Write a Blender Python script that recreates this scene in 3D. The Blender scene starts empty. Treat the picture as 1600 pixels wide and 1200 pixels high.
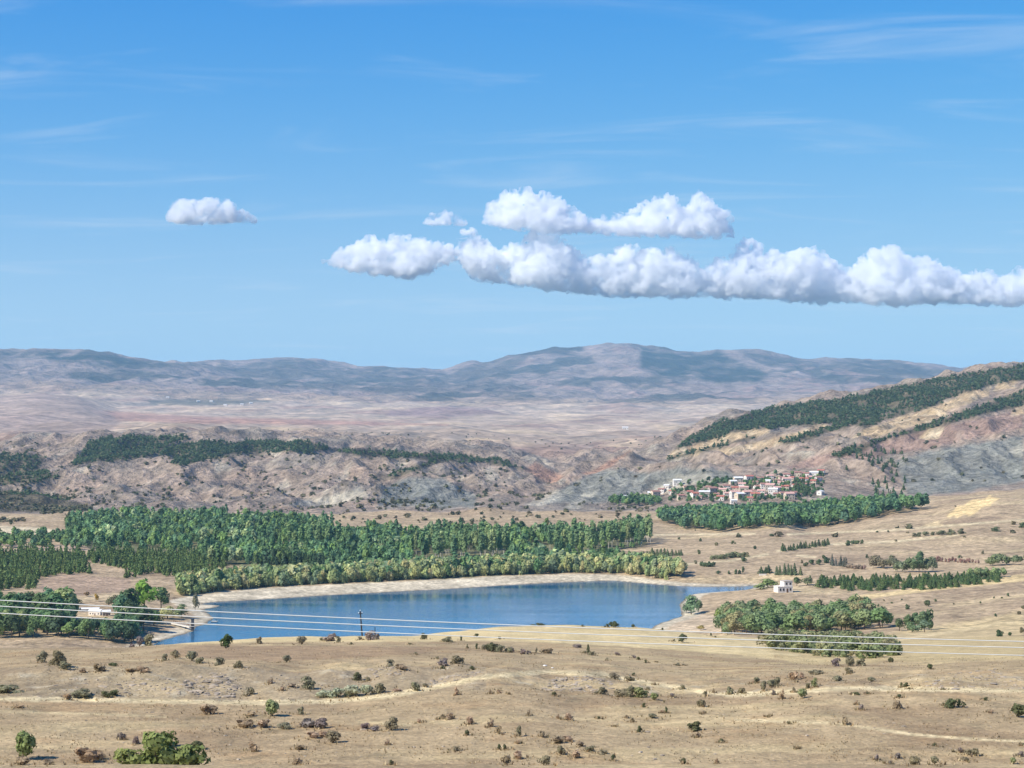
import bpy, bmesh, math, random
import numpy as np
from mathutils import Vector, Matrix
random.seed(7); rng = np.random.default_rng(7)
sc = bpy.context.scene
COL = sc.collection

# ------------------------------------------------------------------ camera
F, CX, CY = 2986.0, 800.0, 640.0          # focal length and horizon in photo pixels (1600 x 1200)
cam_d = bpy.data.cameras.new('camera'); cam = bpy.data.objects.new('camera', cam_d); COL.objects.link(cam)
cam_d.sensor_width = 36.0; cam_d.lens = 36.0 * F / 1600.0; cam_d.shift_y = 40.0 / 1600.0
cam_d.clip_start = 0.5; cam_d.clip_end = 120000.0
cam.location = (0, 0, 0); cam.rotation_euler = (math.radians(90), 0, 0)
sc.camera = cam

# ------------------------------------------------------------------ sky and sun
SUN_EL, SUN_AZ = math.radians(43), math.radians(-118)     # azimuth clockwise from the view direction (+Y): left, behind the camera
world = bpy.data.worlds.new('World'); sc.world = world; world.use_nodes = True
nt = world.node_tree; N = nt.nodes; L = nt.links
for n in list(N): N.remove(n)
out = N.new('ShaderNodeOutputWorld'); bg = N.new('ShaderNodeBackground')
sky = N.new('ShaderNodeTexSky'); sky.sky_type = 'NISHITA'; sky.sun_disc = False
sky.sun_elevation = SUN_EL; sky.sun_rotation = SUN_AZ
sky.altitude = 1100; sky.air_density = 1.0; sky.dust_density = 0.0; sky.ozone_density = 3.5
bg.inputs['Strength'].default_value = 0.103
# thin high cirrus, the same all round the sky: noise on a flat sheet seen in perspective
tc = N.new('ShaderNodeTexCoord'); sep = N.new('ShaderNodeSeparateXYZ'); L.new(tc.outputs['Generated'], sep.inputs[0])
def wmath(op, a, b=None, clamp=False):
    m = N.new('ShaderNodeMath'); m.operation = op; m.use_clamp = clamp
    for i, v in enumerate((a, b)):
        if v is None: continue
        if isinstance(v, (int, float)): m.inputs[i].default_value = v
        else: L.new(v, m.inputs[i])
    return m.outputs[0]
zz = wmath('ADD', wmath('MAXIMUM', sep.outputs[2], 0.0), 0.10)
cmb = N.new('ShaderNodeCombineXYZ')
L.new(wmath('DIVIDE', sep.outputs[0], zz), cmb.inputs[0]); L.new(wmath('DIVIDE', sep.outputs[1], zz), cmb.inputs[1])
mp = N.new('ShaderNodeMapping'); mp.inputs['Scale'].default_value = (0.85, 2.1, 1); mp.inputs['Rotation'].default_value = (0, 0, 0.25)
mp.inputs['Location'].default_value = (0.35, 1.9, 0)
L.new(cmb.outputs[0], mp.inputs[0])
nz = N.new('ShaderNodeTexNoise'); nz.inputs['Scale'].default_value = 1.5; nz.inputs['Detail'].default_value = 7; nz.inputs['Roughness'].default_value = 0.58
nz.inputs['Distortion'].default_value = 0.9; L.new(mp.outputs[0], nz.inputs['Vector'])
rmp = N.new('ShaderNodeMapRange'); rmp.inputs[1].default_value = 0.50; rmp.inputs[2].default_value = 0.76; rmp.inputs[3].default_value = 0; rmp.inputs[4].default_value = 0.27
rmp.interpolation_type = 'SMOOTHSTEP'
L.new(nz.outputs['Fac'], rmp.inputs[0])
tint = N.new('ShaderNodeHueSaturation'); tint.inputs['Saturation'].default_value = 1.42; tint.inputs['Value'].default_value = 1.0
L.new(sky.outputs[0], tint.inputs['Color'])
mx = N.new('ShaderNodeMixRGB'); mx.inputs[2].default_value = (4.6, 5.2, 5.9, 1)
# soft shoulder so that the horizon keeps its colour
spc = N.new('ShaderNodeSeparateColor'); L.new(tint.outputs[0], spc.inputs[0]); cbc = N.new('ShaderNodeCombineColor')
for i_, (k_, g_) in enumerate(((3.1, 1.02), (5.15, 1.03), (6.1, 1.72))):
    c_ = wmath('MULTIPLY', spc.outputs[i_], g_); L.new(wmath('DIVIDE', wmath('MULTIPLY', c_, k_), wmath('SQRT', wmath('ADD', wmath('MULTIPLY', c_, c_), k_ * k_))), cbc.inputs[i_])
L.new(rmp.outputs[0], mx.inputs[0]); L.new(cbc.outputs[0], mx.inputs[1]); L.new(mx.outputs[0], bg.inputs['Color']); L.new(bg.outputs[0], out.inputs[0])

sun_d = bpy.data.lights.new('sun', 'SUN'); sun_d.energy = 4.2; sun_d.angle = math.radians(0.53); sun_d.color = (1.0, 0.955, 0.88)
sun = bpy.data.objects.new('sun', sun_d); COL.objects.link(sun)
SUNV = Vector((math.sin(SUN_AZ) * math.cos(SUN_EL), math.cos(SUN_AZ) * math.cos(SUN_EL), math.sin(SUN_EL)))
sun.rotation_euler = SUNV.to_track_quat('Z', 'Y').to_euler(); sun.location = (-300, -300, 400)

sc.view_settings.view_transform = 'Standard'; sc.view_settings.look = 'None'; sc.view_settings.gamma = 1
sc.view_settings.exposure = 0.60
sc.render.engine = 'CYCLES'
cy = sc.cycles
cy.use_denoising = True; cy.max_bounces = 24; cy.diffuse_bounces = 2; cy.glossy_bounces = 2; cy.transmission_bounces = 2
cy.volume_bounces = 20; cy.transparent_max_bounces = 8; cy.caustics_reflective = False; cy.caustics_refractive = False

# ------------------------------------------------------------------ helpers
def lin(c):
    c = np.asarray(c, float) / 255.0
    return np.where(c <= 0.04045, c / 12.92, ((c + 0.055) / 1.055) ** 2.4)
def sstep(a, b, x):
    t = np.clip((x - a) / (b - a), 0, 1); return t * t * (3 - 2 * t)
def pn(x, y, seed=0):                                    # 2-D gradient noise, about -1..1
    x = np.asarray(x, float); y = np.asarray(y, float)
    xi = np.floor(x).astype(np.int64); yi = np.floor(y).astype(np.int64); xf = x - xi; yf = y - yi
    def g(ix, iy, dx, dy):
        h = (ix * 374761393 + iy * 668265263 + seed * 982451653) & 0xFFFFFFFF
        h = ((h ^ (h >> 13)) * 1274126177) & 0xFFFFFFFF
        a = ((h ^ (h >> 16)) & 0xFFFF) * (2 * math.pi / 65536)
        return np.cos(a) * dx + np.sin(a) * dy
    u = xf * xf * xf * (xf * (xf * 6 - 15) + 10); v = yf * yf * yf * (yf * (yf * 6 - 15) + 10)
    a = g(xi, yi, xf, yf); b = g(xi + 1, yi, xf - 1, yf); c = g(xi, yi + 1, xf, yf - 1); d = g(xi + 1, yi + 1, xf - 1, yf - 1)
    return 1.5 * ((a + (b - a) * u) * (1 - v) + (c + (d - c) * u) * v)
def fbm(x, y, o=4, seed=0):
    s = 0; a = 1.0; t = 0
    for k in range(o):
        s = s + a * pn(x * 2 ** k, y * 2 ** k, seed + k * 17); t += a; a *= 0.55
    return s / t
def new_mesh(name, V, faces_flat, nper, smooth=False):
    me = bpy.data.meshes.new(name); V = np.ascontiguousarray(V, np.float32); fl = np.ascontiguousarray(faces_flat, np.int32).ravel()
    nf = len(fl) // nper
    me.vertices.add(len(V)); me.vertices.foreach_set('co', V.ravel())
    me.loops.add(len(fl)); me.loops.foreach_set('vertex_index', fl)
    me.polygons.add(nf); me.polygons.foreach_set('loop_start', np.arange(nf, dtype=np.int32) * nper)
    me.polygons.foreach_set('use_smooth', np.full(nf, smooth))
    me.update(calc_edges=True); return me
def obj(name, me, mat=None, parent=None, **props):
    o = bpy.data.objects.new(name, me); COL.objects.link(o)
    if mat is not None and me is not None and not me.materials: me.materials.append(mat)
    if parent is not None: o.parent = parent
    for k, v in props.items(): o[k] = v
    return o
def set_col(me, name, C):
    a = me.color_attributes.new(name, 'FLOAT_COLOR', 'POINT')
    C4 = np.ones((len(C), 4), np.float32); C4[:, :3] = C; a.data.foreach_set('color', C4.ravel())
def nodes(mat):
    mat.use_nodes = True; t = mat.node_tree
    for n in list(t.nodes): t.nodes.remove(n)
    o = t.nodes.new('ShaderNodeOutputMaterial'); return t, t.nodes, t.links, o
def link_or_set(Lk, sock, v):
    if hasattr(v, 'is_linked') or isinstance(v, bpy.types.NodeSocket): Lk.new(v, sock)
    else: sock.default_value = v

# ------------------------------------------------------------------ terrain: height lines given as (u, depth, picture row) of the ground
def line(depth, pts, z=None):
    return (depth, pts, z)
E_ = {0:1094,200:1096,400:1098,500:1098,560:1094,620:1086,680:1082,740:1079,800:1079,860:1085,900:1090,1000:1092,1100:1090,1200:1084,1300:1078,1400:1077,1600:1079}
LINES = [
 (-60, None, -1.0), (0, None, -1.7), (30, None, -7.5), (80, None, -17.5),
 (150, {0:1200,1600:1200}, None),
 (195, E_, None),
 (212, {0:1097,200:1099,400:1101,500:1102,560:1098,620:1090,680:1082,740:1074,800:1071,860:1081,900:1088,1000:1090,1100:1086,1200:1080,1300:1074,1400:1074,1600:1074}, None),
 (232, {0:1050,200:1044,400:1048,500:1052,600:1048,700:1046,800:1048,860:1058,900:1055,950:1060,1000:1068,1100:1068,1200:1062,1300:1062,1400:1058,1500:1050,1600:1052}, None),
 (312, {0:1017,200:1014,300:1008,400:1008,600:1006,700:1010,800:1015,900:1018,1000:1024,1100:1030,1200:1030,1300:1034,1400:1033,1600:1028}, None),
 ({0:372,600:372,680:400,780:425,1600:430}, {0:1013,200:1012,250:1007,300:1003,350:999,400:996,500:994,640:992,680:988,780:977,900:976,1000:979,1060:986,1120:991,1200:1000,1300:1008,1400:1013,1600:1012}, None),
 ({0:640,1000:640,1100:720,1200:760,1300:740,1400:720,1600:720}, {0:1093,1000:1095,1060:1060,1100:1020,1140:996,1200:996,1300:996,1400:990,1600:980}, None),
 (880, {0:966,100:966,200:966,300:969,1000:972,1100:970,1200:962,1300:958,1400:950,1500:940,1600:928}, None),
 (1000, {0:925,200:926,300:930,1000:930,1100:930,1180:925,1200:922,1300:921,1400:915,1500:909,1600:902}, None),
 (1250, {0:866,300:869,600:871,1000:872,1100:868,1200:866,1400:861,1600:848}, None),
 (1550, {0:826,600:826,900:825,1000:829,1060:832,1100:828,1150:822,1200:815,1230:814,1265:823,1300:819,1350:810,1400:800,1450:797,1500:786,1550:779,1600:777}, None),
 (1720, {0:810,500:808,900:806,1000:806,1100:808,1200:806,1300:800,1400:786,1500:776,1600:766}, None),
 (1950, {0:790,250:796,400:808,480:803,560:790,650:787,700:787,770:776,850:783,950:784,1000:790,1050:786,1100:766,1200:758,1300:758,1400:770,1500:764,1600:752}, None),
 (2080, {0:781,250:790,400:800,480:800,560:796,650:795,770:786,850:791,950:789,1000:786,1050:770,1100:750,1200:740,1300:736,1400:744,1500:744,1600:735}, None),
 (2450, {0:766,100:760,200:766,300:766,400:762,500:757,560:747,640:743,700:751,740:766,780:776,850:778,870:768,900:748,950:733,970:731,1000:738,1050:740,1100:732,1200:712,1300:702,1400:692,1500:682,1600:674}, None),
 (3000, {0:712,100:700,150:690,300:684,400:690,500:696,600:702,700:708,780:716,840:738,880:756,920:746,960:728,1000:716,1040:700,1100:684,1150:668,1200:657,1300:648,1400:636,1500:622,1600:610}, None),
 (3400, {0:706,150:691,300:686,500:698,600:702,700:705,780:711,840:724,900:730,960:722,1000:710,1040:694,1080:685,1100:673,1150:655,1200:643,1250:635,1300:630,1350:622,1400:610,1450:600,1500:592,1550:583,1600:576}, None),
 (3750, {0:692,300:682,500:690,700:696,900:714,1000:706,1040:700,1080:694,1100:690,1200:672,1300:662,1400:650,1500:635,1600:620}, None),
 (4600, {0:680,300:668,500:675,700:680,900:690,1000:688,1100:690,1600:690}, None),
 (6500, {0:640,60:636,120:642,180:656,300:655,500:657,700:660,900:662,1100:660,1600:660}, None),
 (7600, {0:618,60:615,120:622,180:642,300:645,500:648,700:650,900:652,1100:650,1600:650}, None),
 (9200, {0:622,100:622,200:628,300:634,400:632,500:634,700:638,900:640,1100:638,1300:636,1600:635}, None),
 (11500, {0:582,150:586,300:597,400:607,500:611,700:613,900:617,1000:620,1100:616,1300:611,1600:610}, None),
 (13200, {0:549,70:547,150:553,210:562,300:570,340:582,400:592,500:600,700:603,900:590,1000:585,1100:592,1300:590,1600:596}, None),
 (16000, {0:600,200:590,300:572,340:563,370:568,430:560,490:562,540:570,565:577,640:575,695:579,720:570,760:565,800:553,860:546,920:541,980:536,1020:540,1050:546,1085:550,1110:546,1160:544,1200:550,1250:560,1300:562,1340:563,1400:568,1450:572,1500:576,1540:578,1600:583}, None),
 (20500, {0:640,1600:640}, None),
]
cols = np.concatenate([np.linspace(-2186, -400, 24)[:-1], np.linspace(-400, -40, 24)[:-1], np.arange(-40, 1640.1, 2.85), np.linspace(1640, 2000, 24)[1:], np.linspace(2000, 3786, 24)[1:]])
def seg(a, b, n): return np.exp(np.linspace(math.log(a), math.log(b), n))[:-1]
rows = np.concatenate([np.linspace(-60, 130, 20)[:-1], seg(130, 196, 80), seg(196, 240, 90), seg(240, 445, 100), seg(445, 820, 30), seg(820, 1180, 110),
                       seg(1180, 1800, 80), seg(1800, 3500, 250), seg(3500, 9000, 100), seg(9000, 16200, 150), np.array([16200, 17000, 18500, 20500])])
NU, ND = len(cols), len(rows)
def dct(d, u):
    if not isinstance(d, dict): return np.full(len(u), float(d))
    k = sorted(d); return np.interp(u, k, [d[q] for q in k])
LD = np.stack([dct(l[0], cols) for l in LINES])
LZ = np.stack([np.full(NU, l[2]) if l[2] is not None else (CY - dct(l[1], cols)) * LD[i] / F for i, l in enumerate(LINES)])
Zg = np.empty((ND, NU))
for j in range(NU): Zg[:, j] = np.interp(rows, LD[:, j], LZ[:, j])
# soften the creases a little (rows) and smooth along u
def blur(A, n, axis):
    k = np.array([0.25, 0.5, 0.25])
    for _ in range(n):
        P = np.take(A, np.clip(np.arange(A.shape[axis]) + 1, 0, A.shape[axis] - 1), axis); M = np.take(A, np.clip(np.arange(A.shape[axis]) - 1, 0, A.shape[axis] - 1), axis)
        A = 0.25 * M + 0.5 * A + 0.25 * P
    return A
Zg = blur(Zg, 6, 0); Zg = blur(Zg, 10, 1)
Dm = np.repeat(rows[:, None], NU, 1); Um = np.repeat(cols[None, :], ND, 0)
Deff = np.where(Dm < 140, 50 + 0.45 * (Dm + 60), Dm)
X = (Um - CX) / F * Deff
# relief in octaves; roughness and the range of wavelengths follow the kind of country
rough = np.interp(Dm, [0, 130, 150, 195, 212, 234, 270, 430, 600, 900, 1700, 1900, 2150, 3300, 4200, 7000, 11500, 15500], [.004, .008, .016, .022, .08, .07, .022, .012, .008, .009, .016, .085, .20, .18, .08, .03, .12, .085])
ridgy = np.interp(Dm, [0, 200, 212, 234, 260, 1800, 2100, 3400, 4500, 9000, 11000], [0, 0, .5, .5, 0, 0, 1, 1, .4, .3, 1])
rel = np.zeros_like(Zg)
lam = 1600.0; k = 0
while lam > 1.2:
    w = sstep(0.0035, 0.008, lam / np.maximum(Dm, 30)) * (1 - sstep(np.where(Dm > 8500, .026, .05), np.where(Dm > 8500, .042, .075), lam / np.maximum(Dm, 30)))
    rr = np.where((w > 0).any(1))[0]
    if len(rr):
        s = slice(rr[0], rr[-1] + 1)
        wx = X[s] / lam + 0.35 * pn(X[s] / lam / 2.3, Dm[s] / lam / 2.3, 90 + k); wy = Dm[s] / lam * 0.5
        n = pn(wx, wy, 3 + k); r = (0.55 - 1.25 * np.abs(pn(wx * .9 + 7.3, wy * .8, 60 + k)))
        rel[s] += w[s] * lam * rough[s] * (n * (1 - ridgy[s]) + (0.35 * n + r) * ridgy[s])
    lam /= 1.9; k += 1
Zg = Zg + rel
# the lake: outline in picture points on the water plane, turned into ground points
LAKE_Z = -100.0
def wpt(u, y, z=LAKE_Z):
    D = (CY - y) and z * F / (CY - y); return ((u - CX) / F * D, D)
LAKE = [wpt(*p) for p in [(205,1030),(246,1003),(272,996),(300,987),(306,979),(322,976),(333,966),(325,958),(318,952),(338,949),(345,946),(312,944),(330,941),(400,937.5),(500,931),(600,925.5),(700,920.5),(800,914),(880,910),(935,908),(962,907.5),(985,910),(1020,913),(1060,916),(1110,917),(1150,916.5),(1178,915),(1186,917),(1165,922),(1120,925),(1085,928),(1070,934),(1062,944),(1064,956),(1066,962),(1048,969),(1030,974),(1018,980),(1010,990),(980,1040),(600,1065),(300,1065)]]
LK = np.array(LAKE)
def sdist(P, poly):                                       # signed distance, negative inside
    A = np.asarray(poly, float); B = np.roll(A, -1, 0); d2 = np.full(len(P), 1e18); ins = np.zeros(len(P), bool)
    for a, b in zip(A, B):
        e = b - a; w = P - a; t = np.clip((w @ e) / max(e @ e, 1e-9), 0, 1); q = w - t[:, None] * e; d2 = np.minimum(d2, (q * q).sum(1))
        c = (a[1] > P[:, 1]) != (b[1] > P[:, 1])
        if abs(b[1] - a[1]) > 1e-9: ins ^= c & (P[:, 0] < (b[0] - a[0]) * (P[:, 1] - a[1]) / (b[1] - a[1]) + a[0])
    return np.where(ins, -1, 1) * np.sqrt(d2)
SD = np.full(Zg.shape, 1e3)
sel = (Dm > 640) & (Dm < 1260) & (np.abs(X) < 420)
SD[sel] = sdist(np.stack([X[sel], Dm[sel]], 1), LK)
SDw = SD + np.where(sel, 1.6 * fbm(X / 14, Dm / 14, 3, 5), 0)
bank = np.where(SDw < 0, LAKE_Z + np.maximum(SDw * 0.10, -4), LAKE_Z + SDw * 0.10)
tt = sstep(12, 45, SDw); Zg = np.where(sel, bank * (1 - tt) + np.maximum(Zg, LAKE_Z + 0.8) * tt, Zg)
keep = (Dm > 560) & (Dm < 1800); Zg = np.where(keep & (SD > 40), np.maximum(Zg, LAKE_Z + 0.8), Zg)
Uv = np.where(Dm > 20, CX + F * X / np.maximum(Dm, 1), -9999); Yv = np.where(Dm > 20, CY - F * Zg / np.maximum(Dm, 1), 9999)
def gz(x, D):                                             # ground height at a ground point (D = distance straight ahead)
    x = np.atleast_1d(np.asarray(x, float)); D = np.atleast_1d(np.asarray(D, float))
    De = np.where(D < 140, 50 + 0.45 * (D + 60), D); u = CX + x / De * F
    i = np.clip(np.searchsorted(rows, D) - 1, 0, ND - 2); j = np.clip(np.searchsorted(cols, u) - 1, 0, NU - 2)
    a = np.clip((D - rows[i]) / (rows[i + 1] - rows[i]), 0, 1); b = np.clip((u - cols[j]) / (cols[j + 1] - cols[j]), 0, 1)
    return (Zg[i, j] * (1 - a) * (1 - b) + Zg[i + 1, j] * a * (1 - b) + Zg[i, j + 1] * (1 - a) * b + Zg[i + 1, j + 1] * a * b)
def hit(u, y, dmin=100, dmax=16000):                      # the ground point that shows at a picture point
    DD = rows[(rows > dmin) & (rows < dmax)]; z = gz((u - CX) / F * DD, DD); yy = CY - F * z / DD
    i = np.where(yy <= y)[0]
    if not len(i): i = [int(np.argmin(yy))]
    i = i[0]; D = DD[i]
    if i > 0 and yy[i - 1] > y: D = DD[i - 1] + (DD[i] - DD[i - 1]) * (yy[i - 1] - y) / (yy[i - 1] - yy[i])
    x = (u - CX) / F * D; return float(x), float(D), float(gz(x, D)[0])
# ------------------------------------------------------------------ ground colours (real surface colours, one per ground point)
PX = np.stack([Uv.ravel(), Yv.ravel()], 1); Df = Dm.ravel(); Xf = X.ravel(); Zf = Zg.ravel()
C = np.zeros((len(Df), 3))
def mixc(c, m):
    global C
    m = np.clip(m, 0, 1)[:, None]; C = C * (1 - m) + lin(c) * m
def region(pts, d0, d1, warp=4.0, soft=2.0, wl=30.0):
    P = np.asarray(pts, float); m = np.zeros(len(Df))
    s = np.where((Df >= d0) & (Df <= d1) & (PX[:, 0] > P[:, 0].min() - 15) & (PX[:, 0] < P[:, 0].max() + 15) & (PX[:, 1] > P[:, 1].min() - 15) & (PX[:, 1] < P[:, 1].max() + 15))[0]
    if not len(s): return m
    q = PX[s]; lw = np.maximum(Df[s] * wl / F, .5)
    d = sdist(q, P) + warp * fbm(Xf[s] / lw, Df[s] / lw * .3, 3, 41); m[s] = 1 - sstep(-soft, soft, d); return m
def stroke(pts, d0, d1, half, soft=1.2, jit=1.0):
    P = np.asarray(pts, float); m = np.zeros(len(Df))
    s = np.where((Df >= d0) & (Df <= d1) & (PX[:, 0] > P[:, 0].min() - 10) & (PX[:, 0] < P[:, 0].max() + 10) & (PX[:, 1] > P[:, 1].min() - 12) & (PX[:, 1] < P[:, 1].max() + 12))[0]
    q = PX[s]; d2 = np.full(len(s), 1e9)
    for a, b in zip(P[:-1], P[1:]):
        e = b - a; w = q - a; t = np.clip((w @ e) / (e @ e), 0, 1); v = w - t[:, None] * e; d2 = np.minimum(d2, (v * v).sum(1))
    lw = Df[s] * 12 / F
    m[s] = 1 - sstep(half - soft, half + soft, np.sqrt(d2) + jit * fbm(Xf[s] / lw, Df[s] / lw * .3, 2, 8)); return m
xx = lambda l, sd, o=4: fbm(Xf / l, Df / l, o, sd)
# near slope
near = Df < 560
C[:] = lin((186, 163, 132))
mixc((158, 134, 108), near * sstep(-.15, .45, xx(22, 11)) * .75)
mixc((206, 184, 146), near * sstep(.0, .45, fbm(Xf / 30, Df / 9, 4, 12)) * .7)
mixc((176, 140, 104), near * sstep(.1, .5, xx(14, 14)) * .4)
mixc((140, 128, 104), near * sstep(.12, .5, xx(4.5, 13)) * .45)
mixc((166, 150, 128), (Df > 205) * (Df < 236) * (PX[:, 0] < 760) * .6)
mixc((200, 188, 168), (Df > 205) * (Df < 236) * sstep(.1, .5, xx(3.5, 15)) * .6)
mixc((168, 142, 116), region([(300,1008),(700,1011),(660,1021),(430,1034),(330,1030),(240,1018)], 225, 420, 2, 2) * .85)
mixc((226, 203, 158), region([(250,1006),(400,995),(640,991),(680,986),(780,975),(1000,978),(1060,986),(1200,995),(1210,1028),(1000,1012),(860,1003),(740,1001),(660,1003),(400,1003),(300,1007)], 225, 560, 2, 1.5) * .85)
mixc((208, 186, 142), region([(1180,1004),(1400,996),(1600,975),(1600,1030),(1400,1034),(1240,1040)], 300, 860, 4, 3) * .7)
mixc((214, 192, 148), (Df > 240) * (Df < 800) * (PX[:, 0] > 780) * sstep(.05, .4, fbm(Xf / 60, Df / 10, 3, 16)) * .55)
# valley floor
mid = (Df >= 560) & (Df < 1800)
mixc((182, 160, 132), mid * 1.0)
mixc((160, 138, 116), mid * sstep(-.1, .5, xx(60, 21)) * .7)
mixc((204, 184, 146), mid * sstep(.05, .45, fbm(Xf / 120, Df / 45, 4, 22)) * .6)
mixc((214, 192, 146), region([(1200,1010),(1420,985),(1600,955),(1600,1000),(1400,1010)], 560, 900, 4, 3) * .6)
mixc((216, 192, 146), region([(1330,932),(1440,918),(1600,897),(1600,908),(1450,924),(1340,938)], 820, 1150, 1, 1) * .9)
mixc((170, 146, 126), region([(60,926),(64,905),(110,897),(205,904),(200,922),(130,930)], 900, 1250, 2, 1.5) * .9)
mixc((208, 186, 152), region([(60,930),(130,932),(200,925),(205,935),(120,942),(55,940)], 900, 1250, 2, 1.5) * .8)
mixc((214, 198, 168), region([(0,822),(60,824),(105,830),(95,836),(0,832)], 1300, 1900, 1, 1) * .9)
mixc((190, 168, 148), region([(0,850),(170,852),(170,860),(0,864)], 1150, 1700, 2, 1) * .9)
for T in ([(1215,861),(1290,851),(1400,846),(1500,836)], [(1245,868),(1275,871)], [(1060,882),(1140,876),(1200,866)], [(1230,835),(1400,828),(1600,812)], [(955,852),(1010,836),(1180,834)]):
    mixc((220, 202, 166), stroke(T, 950, 1800, 1.4, 1.0, .6) * .9)
mixc((232, 204, 152), region([(1478,808),(1490,796),(1512,784),(1545,776),(1562,779),(1540,792),(1515,806)], 1200, 1800, 6, 1.5, 14) * .9)
mixc((226, 202, 160), region([(1440,822),(1465,814),(1475,822)], 1200, 1800, 1, 1) * .8)
mixc((220, 198, 164), region([(1190,818),(1215,812),(1245,816),(1240,822),(1200,824)], 1300, 1700, 1, 1) * .6)
mixc((196, 176, 152), region([(1045,968),(1075,955),(1125,965),(1150,985),(1050,990)], 700, 1000, 2, 2) * .8)
VWp = [(335,884),(300,866),(150,862),(108,842),(100,815),(180,808),(300,810),(480,818),(520,826),(640,834),(860,838),(1015,842),(1010,850),(950,862),(985,884),(850,895),(700,903),(560,908),(500,893),(400,885)]
mixc((104, 108, 78), region(VWp, 1000, 1800, 6, 3) * .85)
SDf = SDw.ravel()
band = np.interp(PX[:, 0], [250, 400, 700, 900, 1000, 1100, 1180], [14, 30, 27, 24, 15, 9, 6]); band = np.where(Df < 960, 9, band)
shore = (SDf < 400) * (1 - sstep(band - 2.5, band + 1.5, SDf + 2.0 * xx(6, 23, 3)))
mixc((203, 190, 168), shore); mixc((226, 214, 192), shore * sstep(.0, .4, fbm(Xf / 40, SDf / 3, 3, 25)) * .6)
mixc((122, 112, 98), (SDf < 400) * (1 - sstep(.3, 2.2, SDf)) * .85); mixc((70, 80, 78), (SDf < -1) * 1.0)
# eroded hills
hil = (Df >= 1800) & (Df < 5200)
mixc((180, 160, 144), hil * 1.0)
mixc((158, 150, 140), hil * sstep(-.1, .4, xx(160, 31)) * .7)
mixc((196, 170, 150), hil * sstep(.05, .45, xx(110, 32)) * .6)
mixc((214, 202, 182), hil * sstep(.22, .5, fbm(Xf / 45, Df / 120, 4, 33)) * .8)
mixc((128, 118, 106), hil * sstep(.15, .5, fbm(Xf / 28, Df / 70, 4, 34)) * .7)
gg = (146, 150, 144)
for P_ in ([(590,792),(600,760),(640,744),(690,748),(745,775),(740,792)], [(850,785),(880,762),(920,742),(970,729),(1005,745),(1000,775),(930,785)], [(1395,720),(1480,700),(1600,680),(1600,752),(1500,770),(1420,772)], [(1000,740),(1060,730),(1140,735),(1160,750),(1060,760),(1005,765)]):
    mixc(gg, region(P_, 1800, 3000, 5, 4) * .8)
for P_ in ([(445,790),(480,780),(540,770),(560,760),(575,775),(520,790)], [(820,790),(850,772),(870,765),(880,775),(850,790)], [(880,795),(910,772),(930,770),(905,795)], [(1575,705),(1600,695),(1600,715)], [(985,780),(1060,742),(1110,738),(1130,748),(1060,765)]):
    mixc((214, 206, 186), region(P_, 1800, 3000, 5, 3) * .6)
mixc((196, 150, 126), region([(820,735),(835,722),(880,745),(930,735),(960,715),(985,705),(940,745),(880,765)], 2400, 4200, 4, 3) * .7)
mixc((176, 142, 130), region([(1180,745),(1300,705),(1450,670),(1600,640),(1600,668),(1450,700),(1320,725),(1240,742)], 2080, 3400, 4, 3) * .6)
och = (214, 188, 152)
for P_ in ([(1040,716),(1050,705),(1100,690),(1150,672),(1205,664),(1200,676),(1130,695),(1090,712)], [(1100,706),(1200,688),(1290,662),(1300,668),(1210,696),(1120,716)], [(1318,692),(1350,672),(1405,651),(1450,642),(1480,632),(1478,650),(1420,668),(1340,694)], [(1440,642),(1480,628),(1520,608),(1548,604),(1545,618),(1500,636),(1455,650)], [(1550,612),(1560,598),(1588,592),(1585,606)], [(1430,692),(1450,670),(1475,668),(1465,688)], [(1580,648),(1592,632),(1600,630),(1600,648)], [(1345,640),(1360,632),(1410,622),(1400,632)]):
    m = region(P_, 2400, 3500, 3, 2); mixc(och, m * .95); mixc((232, 214, 184), m * sstep(.0, .4, fbm(Xf / 18, Df / 60, 3, 36)) * .7); mixc((176, 146, 116), m * sstep(.1, .4, fbm(Xf / 12, Df / 50, 3, 37)) * .6)
FOREST_FAR = [  # pine woods on the hills, as picture outlines of the ground they stand on
 [(1052,702),(1078,685),(1097,671),(1148,652),(1200,639),(1250,631),(1300,625),(1350,617),(1400,605),(1450,595),(1500,586),(1550,577),(1600,570),(1850,560),(1850,592),(1600,594),(1555,601),(1500,617),(1440,634),(1370,650),(1330,660),(1270,664),(1200,668),(1140,678),(1090,694)],
 [(1330,661),(1400,643),(1470,622),(1475,630),(1420,646),(1350,668)],
 [(1215,690),(1320,660),(1335,664),(1230,696)],
 [(1300,712),(1400,678),(1480,654),(1540,630),(1600,608),(1850,595),(1850,640),(1600,634),(1560,642),(1490,660),(1400,684),(1310,716)],
 [(130,700),(140,690),(200,682),(290,681),(300,686),(250,694),(330,692),(420,690),(500,694),(520,702),(480,706),(420,706),(340,712),(290,728),(270,726),(280,708),(200,718),(150,722),(110,728),(125,712)],
 [(500,700),(600,704),(700,710),(775,716),(830,735),(760,724),(660,718),(560,712)],
 [(600,748),(640,730),(690,716),(700,718),(650,736),(610,750)],
 [(-300,720),(40,708),(70,715),(60,735),(100,745),(60,756),(-300,760)],
 [(-300,770),(50,768),(120,785),(160,800),(60,800),(-300,800)],
 [(1040,716),(1180,680),(1182,684),(1045,720)],
]
for P_ in FOREST_FAR: mixc((96, 92, 72), region(P_, 1800, 3500, 3, 2) * .8)
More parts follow.
